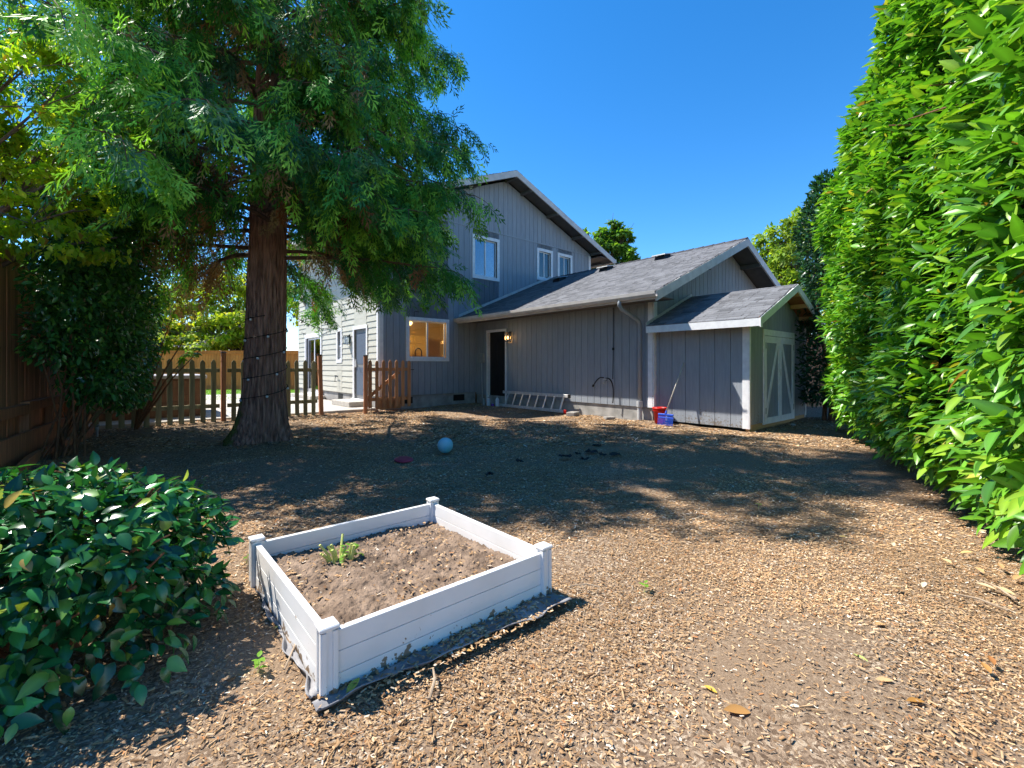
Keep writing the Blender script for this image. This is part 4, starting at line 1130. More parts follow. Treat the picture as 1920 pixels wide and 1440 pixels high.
    S = S.ravel(); tz = Z.ravel(); Zr = 0.42 + (top(S) - 0.75) * (tz - 0.45) / 0.55
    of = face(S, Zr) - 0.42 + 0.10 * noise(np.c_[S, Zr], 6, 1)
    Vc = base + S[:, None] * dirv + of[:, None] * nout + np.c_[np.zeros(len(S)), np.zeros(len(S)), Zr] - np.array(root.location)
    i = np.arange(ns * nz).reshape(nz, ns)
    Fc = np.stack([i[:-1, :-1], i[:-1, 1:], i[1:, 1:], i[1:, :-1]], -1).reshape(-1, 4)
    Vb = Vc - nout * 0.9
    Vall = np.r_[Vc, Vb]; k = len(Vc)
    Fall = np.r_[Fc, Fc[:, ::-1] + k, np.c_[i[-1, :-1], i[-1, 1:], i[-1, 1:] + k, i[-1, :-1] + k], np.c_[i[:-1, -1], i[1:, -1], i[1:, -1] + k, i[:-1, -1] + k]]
    core = mat('hedge_core_shade', (0.035, 0.055, 0.014), (0.012, 0.016, 0.006), 12, 0.95, 0.9, 30, bdist=0.05, spec=0.05)
    o = obj('shade_core', np_mesh('shade_core', Vall, Fall, core), root); o['kind'] = 'stuff'
make_hedge()

def make_shade_laurel():  # added plant; its dark leaf colour paints the shade on the hedge's far face
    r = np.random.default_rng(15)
    root = thing('shade_laurel', 'upright laurel with shade put into its leaf colour at the far end of the bright hedge, beside the shed', 'shrub', (7.12, 10.0, 0))
    q = MB()
    for k in range(9):
        e = Vector((r.normal(0, .22), r.normal(0, .22), r.uniform(3.0, 4.3)))
        q.tube([Vector((r.normal(0, .15), r.normal(0, .15), -.05)), e * .5 + Vector((r.normal(0, .1), r.normal(0, .1), 0)), e], [.05, .03, .01], 7)
    q.build('stem', M['stem'], root)
    n = 10000
    z = r.uniform(.07, 1, n) * 5.4; a = r.uniform(0, 6.28, n)
    rad = (0.78 - 0.42 * np.clip((z - 4.2) / 1.1, 0, 1) - .25 * np.clip((.9 - z) / .6, 0, 1)) * (r.uniform(.25, 1, n) ** .5) * (1 + .15 * noise(np.c_[np.cos(a) * 2, np.sin(a) * 2, z], 1.5))
    P = np.c_[np.cos(a) * rad, np.sin(a) * rad, z]; d = unit(np.c_[np.cos(a), np.sin(a), np.zeros(n)])
    A = d * .5 + r.normal(0, .35, (n, 3)) + np.array([0, 0, .55]) * np.clip((z - 3.6) / 1.5, 0, 1)[:, None]; Nn = np.array([0, 0, .8]) + d * .6 + r.normal(0, .4, (n, 3))
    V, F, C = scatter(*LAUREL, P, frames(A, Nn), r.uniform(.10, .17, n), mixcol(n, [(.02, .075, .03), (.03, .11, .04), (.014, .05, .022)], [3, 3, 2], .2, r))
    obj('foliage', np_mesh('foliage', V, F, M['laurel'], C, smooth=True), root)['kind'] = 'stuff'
make_shade_laurel()

# ================================================================== BIG CONIFER
TX, TY = -4.04, 7.42
def make_conifer():
    r = np.random.default_rng(21)
    root = thing('conifer_tree', 'large conifer with thick reddish trunk and drooping green sprays', 'tree', (TX, TY, 0))
    def cx(z): return np.array([0.012 * z * 1.0 + 0.0, 0.01 * z])
    H = 14.5
    # trunk with fluted bark
    na, nz = 150, 170
    zz = np.r_[np.linspace(-0.12, 0.9, 50), np.linspace(0.95, 6.0, 90), np.linspace(6.3, H, nz - 140)]
    a = np.linspace(0, 2 * np.pi, na, endpoint=False)
    A, Z = np.meshgrid(a, zz)
    rad = 0.282 * (1 - Z / H) ** 0.8 + 0.02
    fl = np.exp(-np.clip(Z, 0, 9) / 0.33)
    butt = 0.5 + 0.5 * np.cos(A * 4 + 0.9 + 0.3 * np.sin(A * 2))
    rad = rad * (1 + fl * (0.26 + 0.34 * butt))
    rad = rad + fl * 0.16 * np.clip(np.cos(A - 3.5), 0, 1)                      # long root on the left
    tw = A + 0.10 * Z + 0.05 * np.sin(Z * 3.1)
    ridge = np.abs(np.sin(tw * 13 + 0.5 * np.sin(Z * 2.2 + A * 3))) * 0.6 + np.abs(np.sin(tw * 23 + 1.3 * np.sin(Z * 1.4 + A * 5))) * 0.4
    lumps = noise(np.c_[np.cos(A).ravel() * 2, np.sin(A).ravel() * 2, Z.ravel() * 0.8], 1.2).reshape(A.shape)
    rad = rad + (ridge - 0.5) * 0.06 * np.clip(rad / 0.3, 0.2, 1.2) + lumps * 0.012
    V = np.stack([rad * np.cos(A) + 0.012 * Z, rad * np.sin(A) + 0.01 * Z, Z], -1).reshape(-1, 3)
    i = np.arange(na * len(zz)).reshape(len(zz), na)
    F = np.stack([i[:-1], np.roll(i[:-1], -1, 1), np.roll(i[1:], -1, 1), i[1:]], -1).reshape(-1, 4)
    obj('trunk', np_mesh('trunk', V, F, M['bark'], smooth=True), root)
    # limbs, branchlets, sprays
    q = MB()
    SP, SA, SN, SS, SCOL = [], [], [], [], []
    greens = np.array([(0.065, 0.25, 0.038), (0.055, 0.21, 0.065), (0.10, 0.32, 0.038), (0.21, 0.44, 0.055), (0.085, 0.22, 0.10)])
    browns = np.array([(0.28, 0.12, 0.05), (0.36, 0.20, 0.09), (0.42, 0.30, 0.16)])
    lims = [(2.95 + 5.2 * ((k + 0.5) / 96) ** 1.05, 1.0) for k in range(96)] + [(8.2 + 5.6 * (k + 0.5) / 34, 0.42) for k in range(34)]
    for k, (z0, dens) in enumerate(lims):
        az = k * 2.39996 + r.normal(0, 0.25)
        right = math.cos(az)
        R0 = 4.0 * (1 - ((z0 - 2.6) / 12.4) ** 1.5) + 0.25
        R0 *= (1.0 - 0.07 * right) * r.uniform(0.72, 1.08)
        if right > 0.25: R0 *= 0.80 if z0 < 5.9 else 0.97
        if right < -0.35 and math.sin(az) < 0.1 and z0 < 10.5: R0 *= 0.70 if z0 < 5.6 else 0.88
        if math.sin(az) < -0.5: R0 *= 0.86                                       # a little shorter towards the camera
        if math.sin(az) < -0.3 and z0 < 3.5: z0 += 0.45
        if right < -0.2 and math.sin(az) < 0.0 and z0 < 4.4: R0 *= 0.7
        gap = z0 < 5.0 and math.cos(az - 2.6) > 0.75                             # bare brown side, left and back
        droop = r.uniform(0.45, 0.85) * (1.0 if z0 < 6 else 0.8)
        if z0 < 4.2: droop *= 0.62
        dirh = np.array([math.cos(az), math.sin(az)])
        pts = []
        for j in range(9):
            f = j / 8
            rr = 0.15 + R0 * f
            zj = z0 + 0.45 * f - droop * R0 * 0.62 * f * f + 0.22 * R0 * max(0, f - 0.7)
            wob = 0.16 * math.sin(f * 6 + k)
            pts.append(np.array([dirh[0] * rr - dirh[1] * wob + 0.012 * z0, dirh[1] * rr + dirh[0] * wob + 0.01 * z0, zj]))
        q.tube([Vector(p) for p in pts], [0.042 * (1 - 0.88 * j / 8) * (0.5 + 0.5 * R0 / 4) for j in range(9)], 6)
        nb = int((8 + 4.2 * R0) * (1 if dens == 1 else 0.7))
        for b in range(nb):
            f = 0.14 + 0.86 * (b + r.uniform(0, 1)) / nb
            j = min(int(f * 8), 7); p = pts[j] + (pts[j + 1] - pts[j]) * (f * 8 - j)
            side = 1 if b % 2 else -1
            bl = (0.92 - 0.35 * f) * r.uniform(0.45, 1.2) * (0.6 + 0.12 * R0)
            th = az + side * r.uniform(0.25, 1.3)
            hang = r.uniform(0.35, 1.15)
            dd = np.array([math.cos(th), math.sin(th), r.uniform(-0.4, 0.1)])
            bp = [p + dd * bl * g * (1 - 0.25 * g * hang) + np.array([0, 0, -0.8 * hang * bl * g * g]) for g in (0, 0.33, 0.66, 1.0)]
            q.tube([Vector(x) for x in bp], [0.009, 0.007, 0.005, 0.003], 3, cap=False)
            dead = (f < 0.40 and r.random() < 0.65) or (gap and r.random() < 0.72) or r.random() < 0.06
            if f < 0.28 and r.random() < 0.6:                                   # bare tangled twigs near the trunk
                for c in range(2):
                    e = bp[1] + r.normal(0, 0.25, 3) + np.array([0, 0, -0.25])
                    q.tube([Vector(bp[1]), Vector((bp[1] + e) / 2 + r.normal(0, .05, 3)), Vector(e)], [0.006, 0.004, 0.002], 3, cap=False)
                continue
            ns = int(r.uniform(13, 20) * (0.4 if dead else 1.0) * dens)
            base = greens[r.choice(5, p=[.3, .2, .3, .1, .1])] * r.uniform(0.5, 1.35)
            bro = browns[r.integers(3)]
            for s in range(ns):
                g = r.uniform(0.08, 1.0)
                j2 = min(int(g * 3), 2); sp = bp[j2] + (bp[j2 + 1] - bp[j2]) * (g * 3 - j2)
                sa = dd * 0.65 + r.normal(0, 0.42, 3) + np.array([0, 0, -0.75 - 0.4 * r.random()])
                if dead: sa = r.normal(0, 0.25, 3) + np.array([0, 0, -1.0]) + dd * 0.2
                SP.append(sp + r.normal(0, 0.05, 3)); SA.append(sa)
                SN.append(np.array([0, 0, 0.7]) + dd * 0.7 + r.normal(0, 0.5, 3))
                SS.append(r.uniform(0.24, 0.46) * (0.9 if dead else 1.0) * (1.0 if dens == 1 else 1.5))
                if dead: SCOL.append(bro * r.uniform(0.6, 1.15))
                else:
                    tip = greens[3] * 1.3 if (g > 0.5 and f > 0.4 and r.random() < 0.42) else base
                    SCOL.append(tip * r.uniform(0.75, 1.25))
    q.build('branches', M['branch'], root)['kind'] = 'stuff'
    # spray: flat, ferny, forked plume
    pv, pf = [], []
    def lobe(x0, y0, ang, ln, w, z):
        c, s = math.sin(ang), math.cos(ang); k = len(pv)
        mx, my = x0 + c * ln * 0.45, y0 + s * ln * 0.45
        pv.extend([(x0, y0, z), (mx - s * w, my + c * w, z - 0.02), (x0 + c * ln, y0 + s * ln, z - 0.10 * ln - 0.03), (mx + s * w, my - c * w, z - 0.02)])
        pf.extend([(k, k + 2, k + 1), (k, k + 3, k + 2)])
    for y, ang, ln in ((0.08, 0.8, 0.30), (0.18, -0.8, 0.36), (0.30, 0.7, 0.38), (0.42, -0.68, 0.36), (0.54, 0.6, 0.30), (0.66, -0.5, 0.26)):
        zb = -0.2 * y * y
        lobe(0, y, ang, ln, 0.028, zb)
        for t, da in (((0.35, -0.55), (0.62, 0.5)) if ln > 0.33 else ((0.5, -0.5),)):
            lobe(math.sin(ang) * ln * t, y + math.cos(ang) * ln * t, ang + da, ln * 0.46, 0.028, zb - 0.02)
    lobe(0, 0.0, 0.0, 0.62, 0.020, 0.0); lobe(0, 0.58, 0.0, 0.42, 0.034, -0.07)
    pv, pf = np.array(pv), np.array(pf)
    SP, SA, SN, SS, SCOL = map(np.array, (SP, SA, SN, SS, SCOL))
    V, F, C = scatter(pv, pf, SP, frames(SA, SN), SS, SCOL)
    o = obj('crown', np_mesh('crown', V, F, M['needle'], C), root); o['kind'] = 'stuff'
    print('sprays', len(SP), 'tris', len(F))
    return root
make_conifer()

# ================================================================== BROADLEAF TREES
def broad_tree(name, label, loc, trunk_h, clumps, nleaf, lsize, cols, w, m='leaf', group=None, trunk_r=0.14, seed=0, proto=SMALL, flat=0.5, kindcat='tree', core_fill=0.25):
    """clumps: (x, y, z, rx, ry, rz) ellipsoids in local space"""
    r = np.random.default_rng(seed)
    root = thing(name, label, kindcat, loc, group=group)
    q = MB()
    top = Vector((0, 0, trunk_h))
    q.tube([Vector((0, 0, -0.2)), Vector((0.02, 0.0, trunk_h * 0.5)), top], [trunk_r * 1.3, trunk_r, trunk_r * 0.8], 9)
    for c in clumps:
        e = Vector(c[:3]); mid = top.lerp(e, 0.5) + Vector((r.normal(0, .12), r.normal(0, .12), 0.15))
        q.tube([top - Vector((0, 0, trunk_h * 0.15)), mid, e], [trunk_r * 0.55, trunk_r * 0.35, trunk_r * 0.12], 6)
        for j in range(4):
            t2 = e + Vector((r.normal(0, c[3] * 0.5), r.normal(0, c[4] * 0.5), r.normal(0.1, c[5] * 0.5)))
            q.tube([mid.lerp(e, r.uniform(.3, 1)), t2], [trunk_r * 0.14, trunk_r * 0.05], 4)
    q.build('trunk', M['trunk_grey'], root)
    vol = np.array([c[3] * c[4] + c[4] * c[5] + c[3] * c[5] for c in clumps]); cnt = (nleaf * vol / vol.sum()).astype(int)
    P, A, Nn, C = [], [], [], []
    for c, n in zip(clumps, cnt):
        # sub-clumps make light and dark masses
        ns = max(4, n // 70)
        d = unit(r.normal(size=(ns, 3))) * (r.uniform(core_fill, 1, (ns, 1)) ** 0.5)
        sub = d * np.array(c[3:]) + np.array(c[:3])
        k = r.integers(ns, size=n)
        p = sub[k] + r.normal(0, 1, (n, 3)) * np.array([0.22, 0.22, 0.13]) * np.mean(c[3:]) * 0.75
        out = unit(p - np.array(c[:3]))
        P.append(p); A.append(out * 0.6 + r.normal(0, 0.6, (n, 3)) + np.array([0, 0, -0.25])); Nn.append(np.array([0, 0, 1.0]) * (1 + flat) + r.normal(0, 0.6, (n, 3)) + out * 0.4)
        tone = r.uniform(0.75, 1.2, ns)[k]
        C.append(mixcol(n, cols, w, 0.14, r) * tone[:, None])
    P, A, Nn, C = map(np.concatenate, (P, A, Nn, C))
    S = r.uniform(0.7, 1.3, len(P)) * lsize
    V, F, CC = scatter(*proto, P, frames(A, Nn), S, C)
    o = obj('crown', np_mesh('crown', V, F, M[m], CC), root); o['kind'] = 'stuff'
    return root

YG = [(0.30, 0.42, 0.035), (0.40, 0.48, 0.05), (0.19, 0.32, 0.03), (0.48, 0.40, 0.07)]
rr_ = random.Random(3)
def blob(cx, cy, cz, rx, ry, rz, n, s=0.5):
    out = []
    for i in range(n):
        a = rr_.uniform(0, 6.28); b = rr_.uniform(-0.9, 0.9); q = rr_.uniform(0.35, 1.0)
        out.append((cx + rx * q * math.cos(a), cy + ry * q * math.sin(a), cz + rz * b, rx * s, ry * s, rz * s))
    return out
# yellow-green maples beyond the far fence
broad_tree('maple_tree', 'sunlit yellow-green maple rising behind the orange far fence, beside the trunk', (-15.4, 26.0, 0), 1.8, blob(0, 0, 4.0, 2.7, 2.2, 2.3, 26), 12000, 0.26, YG, [4, 4, 2, .3], seed=31)
broad_tree('maple_tree', 'broad yellow-green maple with golden tints, reaching over the far fence', (-19.3, 25.8, 0), 1.6, blob(0, 0, 3.8, 2.7, 2.2, 2.2, 26), 12000, 0.26, YG, [3, 3, 3, 2.5], seed=32)
broad_tree('maple_tree', 'darker green maple at the back, farthest along the far fence', (-24.5, 26.5, 0), 1.8, blob(0, 0, 4.2, 3.6, 2.4, 2.4, 18), 6000, 0.28, YG, [1, 1, 5, .3], seed=33)
# maple leaning over the tall fence on the left
broad_tree('maple_tree', 'bright yellow-green maple with reddish tips spreading above the tall fence', (-7.3, 5.5, 0), 2.2,
           blob(1.55, -0.35, 3.75, 1.15, 0.8, 1.2, 30, 0.42), 9500, 0.09, [(0.34, 0.52, 0.03), (0.24, 0.42, 0.03), (0.44, 0.52, 0.04), (0.42, 0.24, 0.05)], [5, 4, 3, .25], seed=34, trunk_r=0.07)
# neighbour's tree that shades the near left corner of the yard
broad_tree('maple_tree', 'leafy tree outside the yard that shades the camellia bush', (-8.2, 2.7, 0), 3.0,
           blob(0.3, -0.3, 5.2, 1.35, 1.5, 1.1, 14), 4200, 0.16, YG, [2, 2, 4, .3], seed=35)
# columnar tree behind the house and the tree behind the shed
cl = []
for i, (dx, top_) in enumerate(((-2.2, 11.8), (-1.5, 12.0), (-0.6, 12.4), (0.25, 12.9), (1.05, 13.7), (1.6, 13.1), (-3.2, 12.9), (0.7, 12.6), (1.35, 12.4))):
    cl += [(dx * 1.55 - 0.2, rr_.uniform(-.5, .5), top_ - 1.2 - h, 0.50 + 0.16 * h, 0.8, 0.95) for h in (0, 0.9, 1.9, 3.0, 4.2, 5.4)]
broad_tree('columnar_tree', 'upright green tree with several pointed tops behind the house roof', (6.7, 36.0, 0), 6.0, cl, 24000, 0.34, [(0.10, 0.235, 0.03), (0.17, 0.31, 0.04), (0.06, 0.16, 0.03)], [4, 3, 2], seed=36, trunk_r=0.25)
broad_tree('maple_tree', 'loose light-green tree standing behind the shed and garage', (15.2, 23.5, 0), 4.0, blob(0, 0, 6.6, 2.5, 2.4, 2.9, 30, 0.36), 17000, 0.24, [(0.20, 0.32, 0.04), (0.28, 0.38, 0.05), (0.11, 0.22, 0.03)], [4, 3, 2], seed=37, trunk_r=0.2)

# dark evergreen shrub by the tall fence
SHR = [(0.05, 0.18, 0.04), (0.065, 0.23, 0.06), (0.12, 0.31, 0.05), (0.035, 0.12, 0.04)]
def make_shrub():
    r = np.random.default_rng(41)
    root = thing('evergreen_shrub', 'dark glossy evergreen shrub with small white flowers against the tall fence', 'shrub', (-6.02, 6.1, 0))
    q = MB()
    cl = []
    for (t, out, z_, rr3) in ((-.1, 0, 1.6, .42), (-.1, .05, 2.3, .55), (0, 0, 3.0, .6), (.3, .1, 3.7, .65), (.6, .15, 2.0, .65), (.6, .2, 2.9, .7), (.7, .25, 1.2, .5), (1.2, .2, 1.6, .65), (1.2, .2, 2.5, .7), (1.1, .2, 3.5, .75), (1.8, .25, 1.3, .6), (1.9, .25, 2.1, .65), (1.9, .2, 3.0, .7), (2.3, .35, 1.6, .5), (.3, .25, 1.0, .4), (1.5, .45, .85, .4), (2.4, .3, 2.6, .7), (2.6, .3, 1.5, .6), (2.2, .35, .8, .4), (2.9, .3, 2.0, .6)):
        cl.append((-.56 * t + .83 * out, .83 * t + .56 * out, z_, rr3, rr3, rr3))
    for c in cl:
        for j in range(1):
            e = Vector((c[0] + r.normal(0, .2), c[1] + r.normal(0, .2), c[2] + r.normal(0, .3)))
            q.tube([Vector((r.normal(0, .12), r.normal(0, .12), -.05)), e * 0.5 + Vector((r.normal(0, .08), r.normal(0, .08), .1)), e], [.014, .010, .005], 6)
    q.build('stem', M['stem'], root)
    P, A, Nn = [], [], []
    for c in cl:
        n = int(3000 * c[3] * c[4] * 1.5)
        d = unit(r.normal(size=(n, 3))) * (r.uniform(0.15, 1, (n, 1)) ** 0.45)
        P.append(d * np.array(c[3:]) + np.array(c[:3])); A.append(d * 0.6 + r.normal(0, .55, (n, 3)) + np.array([0, 0, -.3])); Nn.append(np.array([0, 0, 1.0]) + d * .6 + r.normal(0, .5, (n, 3)))
    P, A, Nn = map(np.concatenate, (P, A, Nn)); n = len(P)
    W_ = P + np.array(root.location)
    lim = W_[:, 0] > fence_x(W_[:, 1]) + 0.20
    P, A, Nn = P[lim], A[lim], Nn[lim]; n = len(P)
    S = r.uniform(0.06, 0.125, n); C = mixcol(n, SHR, [4, 4, 2, 3], .2, r); R = frames(A, Nn)
    pr = leaf_proto(0.42, 0.2, 0.06, ys=(0, .35, .7, 1), ws=(0, .95, .8, 0))
    keep = pick_parts('leaf', root, pr, M['shrubleaf'], P + np.array(root.location), R, S, C)
    V, F, CC = scatter(*pr, P[keep], R[keep], S[keep], C[keep])
    obj('foliage', np_mesh('foliage', V, F, M['shrubleaf'], CC), root)['kind'] = 'stuff'
    fl = MB()
    for k in range(5):
        a = k * 2 * math.pi / 5
        fl.add([(0, 0, 0), (.016 * math.cos(a - .5), .016 * math.sin(a - .5), .004), (.034 * math.cos(a), .034 * math.sin(a), 0), (.016 * math.cos(a + .5), .016 * math.sin(a + .5), .004)], [(0, 1, 2, 3)])
    me = fl.mesh('flower', M['petal'])
    out = np.argsort(W_[lim][:, 1] + 0.4 * W_[lim][:, 0] * 0)[: n // 3]
    for i in r.choice(out, 16, replace=False):
        p = P[i] + np.array([0.02, -0.06, 0.02])
        obj('flower', me, root, p, (math.radians(75) + r.normal(0, .4), r.normal(0, .4), r.uniform(0, 6)))
make_shrub()

# fig with large lobed leaves in front of the picket fence
def make_fig():
    r = np.random.default_rng(43)
    root = thing('fig_plant', 'young fig with large lobed leaves leaning over the picket fence', 'plant', (-7.0, 8.75, 0))
    q = MB(); tips = []
    for e in ((0.45, -.05, 1.75), (.75, .1, 1.5), (.2, -.2, 2.1), (.85, .0, 1.95), (0.25, -.2, 1.35), (1.15, -.1, 1.6), (.6, -.1, 2.3)):
        e = Vector(e); m_ = e * 0.55 + Vector((-.12, 0, .1)); q.tube([Vector((-.25, 0, -.05)), m_, e], [.022, .014, .006], 6)
        for t in (0.75, 0.9, 1.0): tips.append(m_.lerp(e, t))
    q.build('stem', M['stem'], root)
    lb = MB(); pts = []
    lobes = [(-1.25, .62), (-.62, .85), (0, 1.0), (.62, .85), (1.25, .62)]
    for i, (a, l_) in enumerate(lobes):
        if i: am = (a + lobes[i - 1][0]) / 2; pts.append((0.36 * math.sin(am), 0.36 * math.cos(am) + 0.12, 0.0))
        for da, k in ((-.16, .72), (0, 1.0), (.16, .72)): pts.append((l_ * k * math.sin(a + da) * .8, l_ * k * math.cos(a + da) + .12, -.22 * l_ * k * k))
    V0 = np.array([(0, 0, 0.03), (0, .3, .06)] + pts); n = len(pts)
    F0 = np.array([(1, 2 + i + 1, 2 + i) for i in range(n - 1)] + [(0, 1, 2), (0, 2 + n - 1, 1)])
    for k in range(3):
        c = [(.10, .24, .03), (.16, .33, .035), (.30, .46, .05)][k]
        me = np_mesh('leaf', V0, F0, M['leaf'], np.repeat(np.array([c]), len(V0), 0))
        for i, t in enumerate(tips):
            if i % 3 != k: continue
            for j in range(2):
                ax = np.array([[r.normal(.35, .6), r.normal(-.6, .5), r.normal(-.25, .3)]]); nr = np.array([[r.normal(0, .35), r.normal(-.45, .3), 1.0]])
                R = frames(ax, nr)[0]; s = r.uniform(.13, .22)
                o = bpy.data.objects.new('leaf', me); link(o, root)
                o.matrix_basis = Matrix.Translation(t) @ Matrix(R.tolist()).to_4x4() @ Matrix.Diagonal((s, s, s, 1))
make_fig()

# camellia bush in the near left corner
def make_bush():
    r = np.random.default_rng(47)
    root = thing('camellia_bush', 'rounded camellia bush with broad dark leaves and cut stems', 'bush', (-1.98, 1.93, 0))
    n = 5200
    d = unit(r.normal(size=(n, 3))); d[:, 2] = np.abs(d[:, 2]) * 1.0 - 0.55 * (r.random(n) < 0.45)
    rad = np.array([0.68, 0.62, 0.48]); rr = r.uniform(0.45, 1.0, (n, 1)) ** 0.5
    bump = 1 + 0.10 * noise(d, 3.0)[:, None]
    P = d * rr * rad * bump + np.array([0, 0, 0.32])
    P = P[P[:, 2] > 0.03]; n = len(P); d = unit(P - np.array([0, 0, .3]))
    A = d * 0.55 + r.normal(0, .5, (n, 3)) + np.array([0, 0, -.22]); Nn = np.array([0, 0, 0.9]) + d * .7 + r.normal(0, .4, (n, 3))
    S = np.clip(r.normal(0.068, 0.015, n), 0.035, 0.10)
    C = mixcol(n, [(0.018, 0.11, 0.03), (0.025, 0.15, 0.03), (0.05, 0.22, 0.04), (0.012, 0.065, 0.025), (0.25, 0.33, 0.04), (0.28, 0.20, 0.05)], [4, 4, 2, 3, .8, .15], .2, r)
    R = frames(A, Nn)
    keep = pick_parts('leaf', root, CAMEL, M['camellia'], P + np.array(root.location), R, S, C)
    V, F, CC = scatter(*CAMEL, P[keep], R[keep], S[keep], C[keep], rib_tint(CAMEL[0]))
    obj('foliage', np_mesh('foliage', V, F, M['camellia'], CC, smooth=True), root)['kind'] = 'stuff'
    for k in range(26):
        a = r.uniform(0, 6.28); el = r.uniform(.1, 1.3); e = Vector((math.cos(a) * math.cos(el) * rad[0], math.sin(a) * math.cos(el) * rad[1], .3 + math.sin(el) * rad[2])) * r.uniform(.85, 1.0)
        q = MB(); m_ = e * 0.5 + Vector((r.normal(0, .05), r.normal(0, .05), .05))
        q.tube([Vector((r.normal(0, .06), r.normal(0, .06), -.02)), m_, e], [.014, .010, .006], 6)
        for j in range(3):
            b = m_.lerp(e, r.uniform(.2, .9)); q.tube([b, b + Vector((r.normal(0, .1), r.normal(0, .1), r.uniform(.03, .14)))], [.005, .0035], 5)
        q.build('stem', M['stem'], root)
make_bush()

# ================================================================== RAISED BED
bed = thing('raised_bed', 'white vinyl raised garden bed with capped corner posts', 'planter', BED_N, BED_RZ)
S_ = BED_S; PW = 0.05
for i, (x, y) in enumerate(((0, 0), (S_, 0), (S_, S_), (0, S_))):
    q = MB(); q.box(x - PW / 2, x + PW / 2, y - PW / 2, y + PW / 2, -0.03, 0.245)
    p = q.build('corner_post', M['vinyl'], bed, bevel=0.003)
    # proud channel flanges that grip the boards
    q = MB()
    for sx, sy in ((1, 0), (0, 1), (-1, 0), (0, -1)):
        cx, cy = x + sx * 0.029, y + sy * 0.029
        if sx: q.box(cx - 0.0035, cx + 0.0035, y - 0.028, y - 0.012, -0.02, 0.24).box(cx - 0.0035, cx + 0.0035, y + 0.012, y + 0.028, -0.02, 0.24)
        else: q.box(x - 0.028, x - 0.012, cy - 0.0035, cy + 0.0035, -0.02, 0.24).box(x + 0.012, x + 0.028, cy - 0.0035, cy + 0.0035, -0.02, 0.24)
    q.build('channel', M['vinyl'], p)
    q = MB(); q.box(x - 0.036, x + 0.036, y - 0.036, y + 0.036, 0.2455, 0.262); q.build('post_cap', M['vinyl'], p, bevel=0.004)
for k in range(4):
    for (z0, z1) in ((-0.02, 0.066), (0.068, 0.148), (0.150, 0.228)):
        q = MB(); a, b = PW / 2 + 0.001, S_ - PW / 2 - 0.001; h = 0.014
        if k == 0: q.box(a, b, -h, h, z0, z1)
        elif k == 1: q.box(S_ - h, S_ + h, a, b, z0, z1)
        elif k == 2: q.box(a, b, S_ - h, S_ + h, z0, z1)
        else: q.box(-h, h, a, b, z0, z1)
        q.build('board', M['vinyl'], bed, bevel=0.0015)
# soil
n_ = 110; g = np.linspace(0.016, S_ - 0.016, n_); X, Y = np.meshgrid(g, g); P = np.c_[X.ravel(), Y.ravel()]
h_ = 0.105 + 0.012 * noise(P, 3) + 0.005 * noise(P, 11, 1) + 0.004 * noise(P, 33, 2) + 0.0045 * rng.normal(size=len(P)) + 0.02 * (Y.ravel() / S_)
i = np.arange(n_ * n_).reshape(n_, n_)
so = obj('soil', np_mesh('soil', np.c_[P, h_], np.stack([i[:-1, :-1], i[:-1, 1:], i[1:, 1:], i[1:, :-1]], -1).reshape(-1, 4), M['soil'], smooth=True), None, BED_N, (0, 0, BED_RZ))
tag(so, 'loose brown soil filling the white raised bed', 'soil', kind='structure')
def bedpt(a, b, z=0.0): return BED_N + be1 * a + be2 * b + Vector((0, 0, z))
# cut-back plant: px about (640, 1040)
pp = px(637, 1052); t_ = (CAMH - 0.12) / CAMH; pp = Vector((pp.x * t_, pp.y * t_, 0.10))
plant = thing('pruned_plant', 'cut-back green plant stalks sprouting in the raised bed soil', 'plant', pp)
plant.scale = (1.35, 1.35, 1.3)
r_ = random.Random(9)
for k in range(17):
    a = r_.uniform(0, 6.28); l_ = r_.uniform(0.05, 0.115); o_ = r_.uniform(0.0, 0.05); lean = r_.uniform(.1, .75)
    b0 = Vector((math.cos(a) * o_, math.sin(a) * o_ * .7, 0)); e = b0 + Vector((math.cos(a) * lean * l_, math.sin(a) * lean * l_, l_))
    q = MB(); q.tube([b0 - Vector((0, 0, .02)), b0.lerp(e, .5) + Vector((0, 0, .006)), e], [.006, .0055, .0052], 7); q.build('stalk', M['cutstalk'], plant)
meL = np_mesh('leaf', CAMEL[0], CAMEL[1], M['leaf'], np.repeat([[.20, .42, .05]], len(CAMEL[0]), 0), smooth=True)
for k in range(26):
    a = r_.uniform(0, 6.28)
    R = frames(np.array([[math.cos(a), math.sin(a), r_.uniform(-.2, .6)]]), np.array([[r_.gauss(0, .4), r_.gauss(0, .4), 1.0]]))[0]
    s = r_.uniform(.018, .034); o = bpy.data.objects.new('leaf', meL); link(o, plant)
    o.matrix_basis = Matrix.Translation((r_.gauss(0.02, .028), r_.gauss(0.01, .028), r_.uniform(.02, .08))) @ Matrix(R.tolist()).to_4x4() @ Matrix.Diagonal((s, s, s, 1))
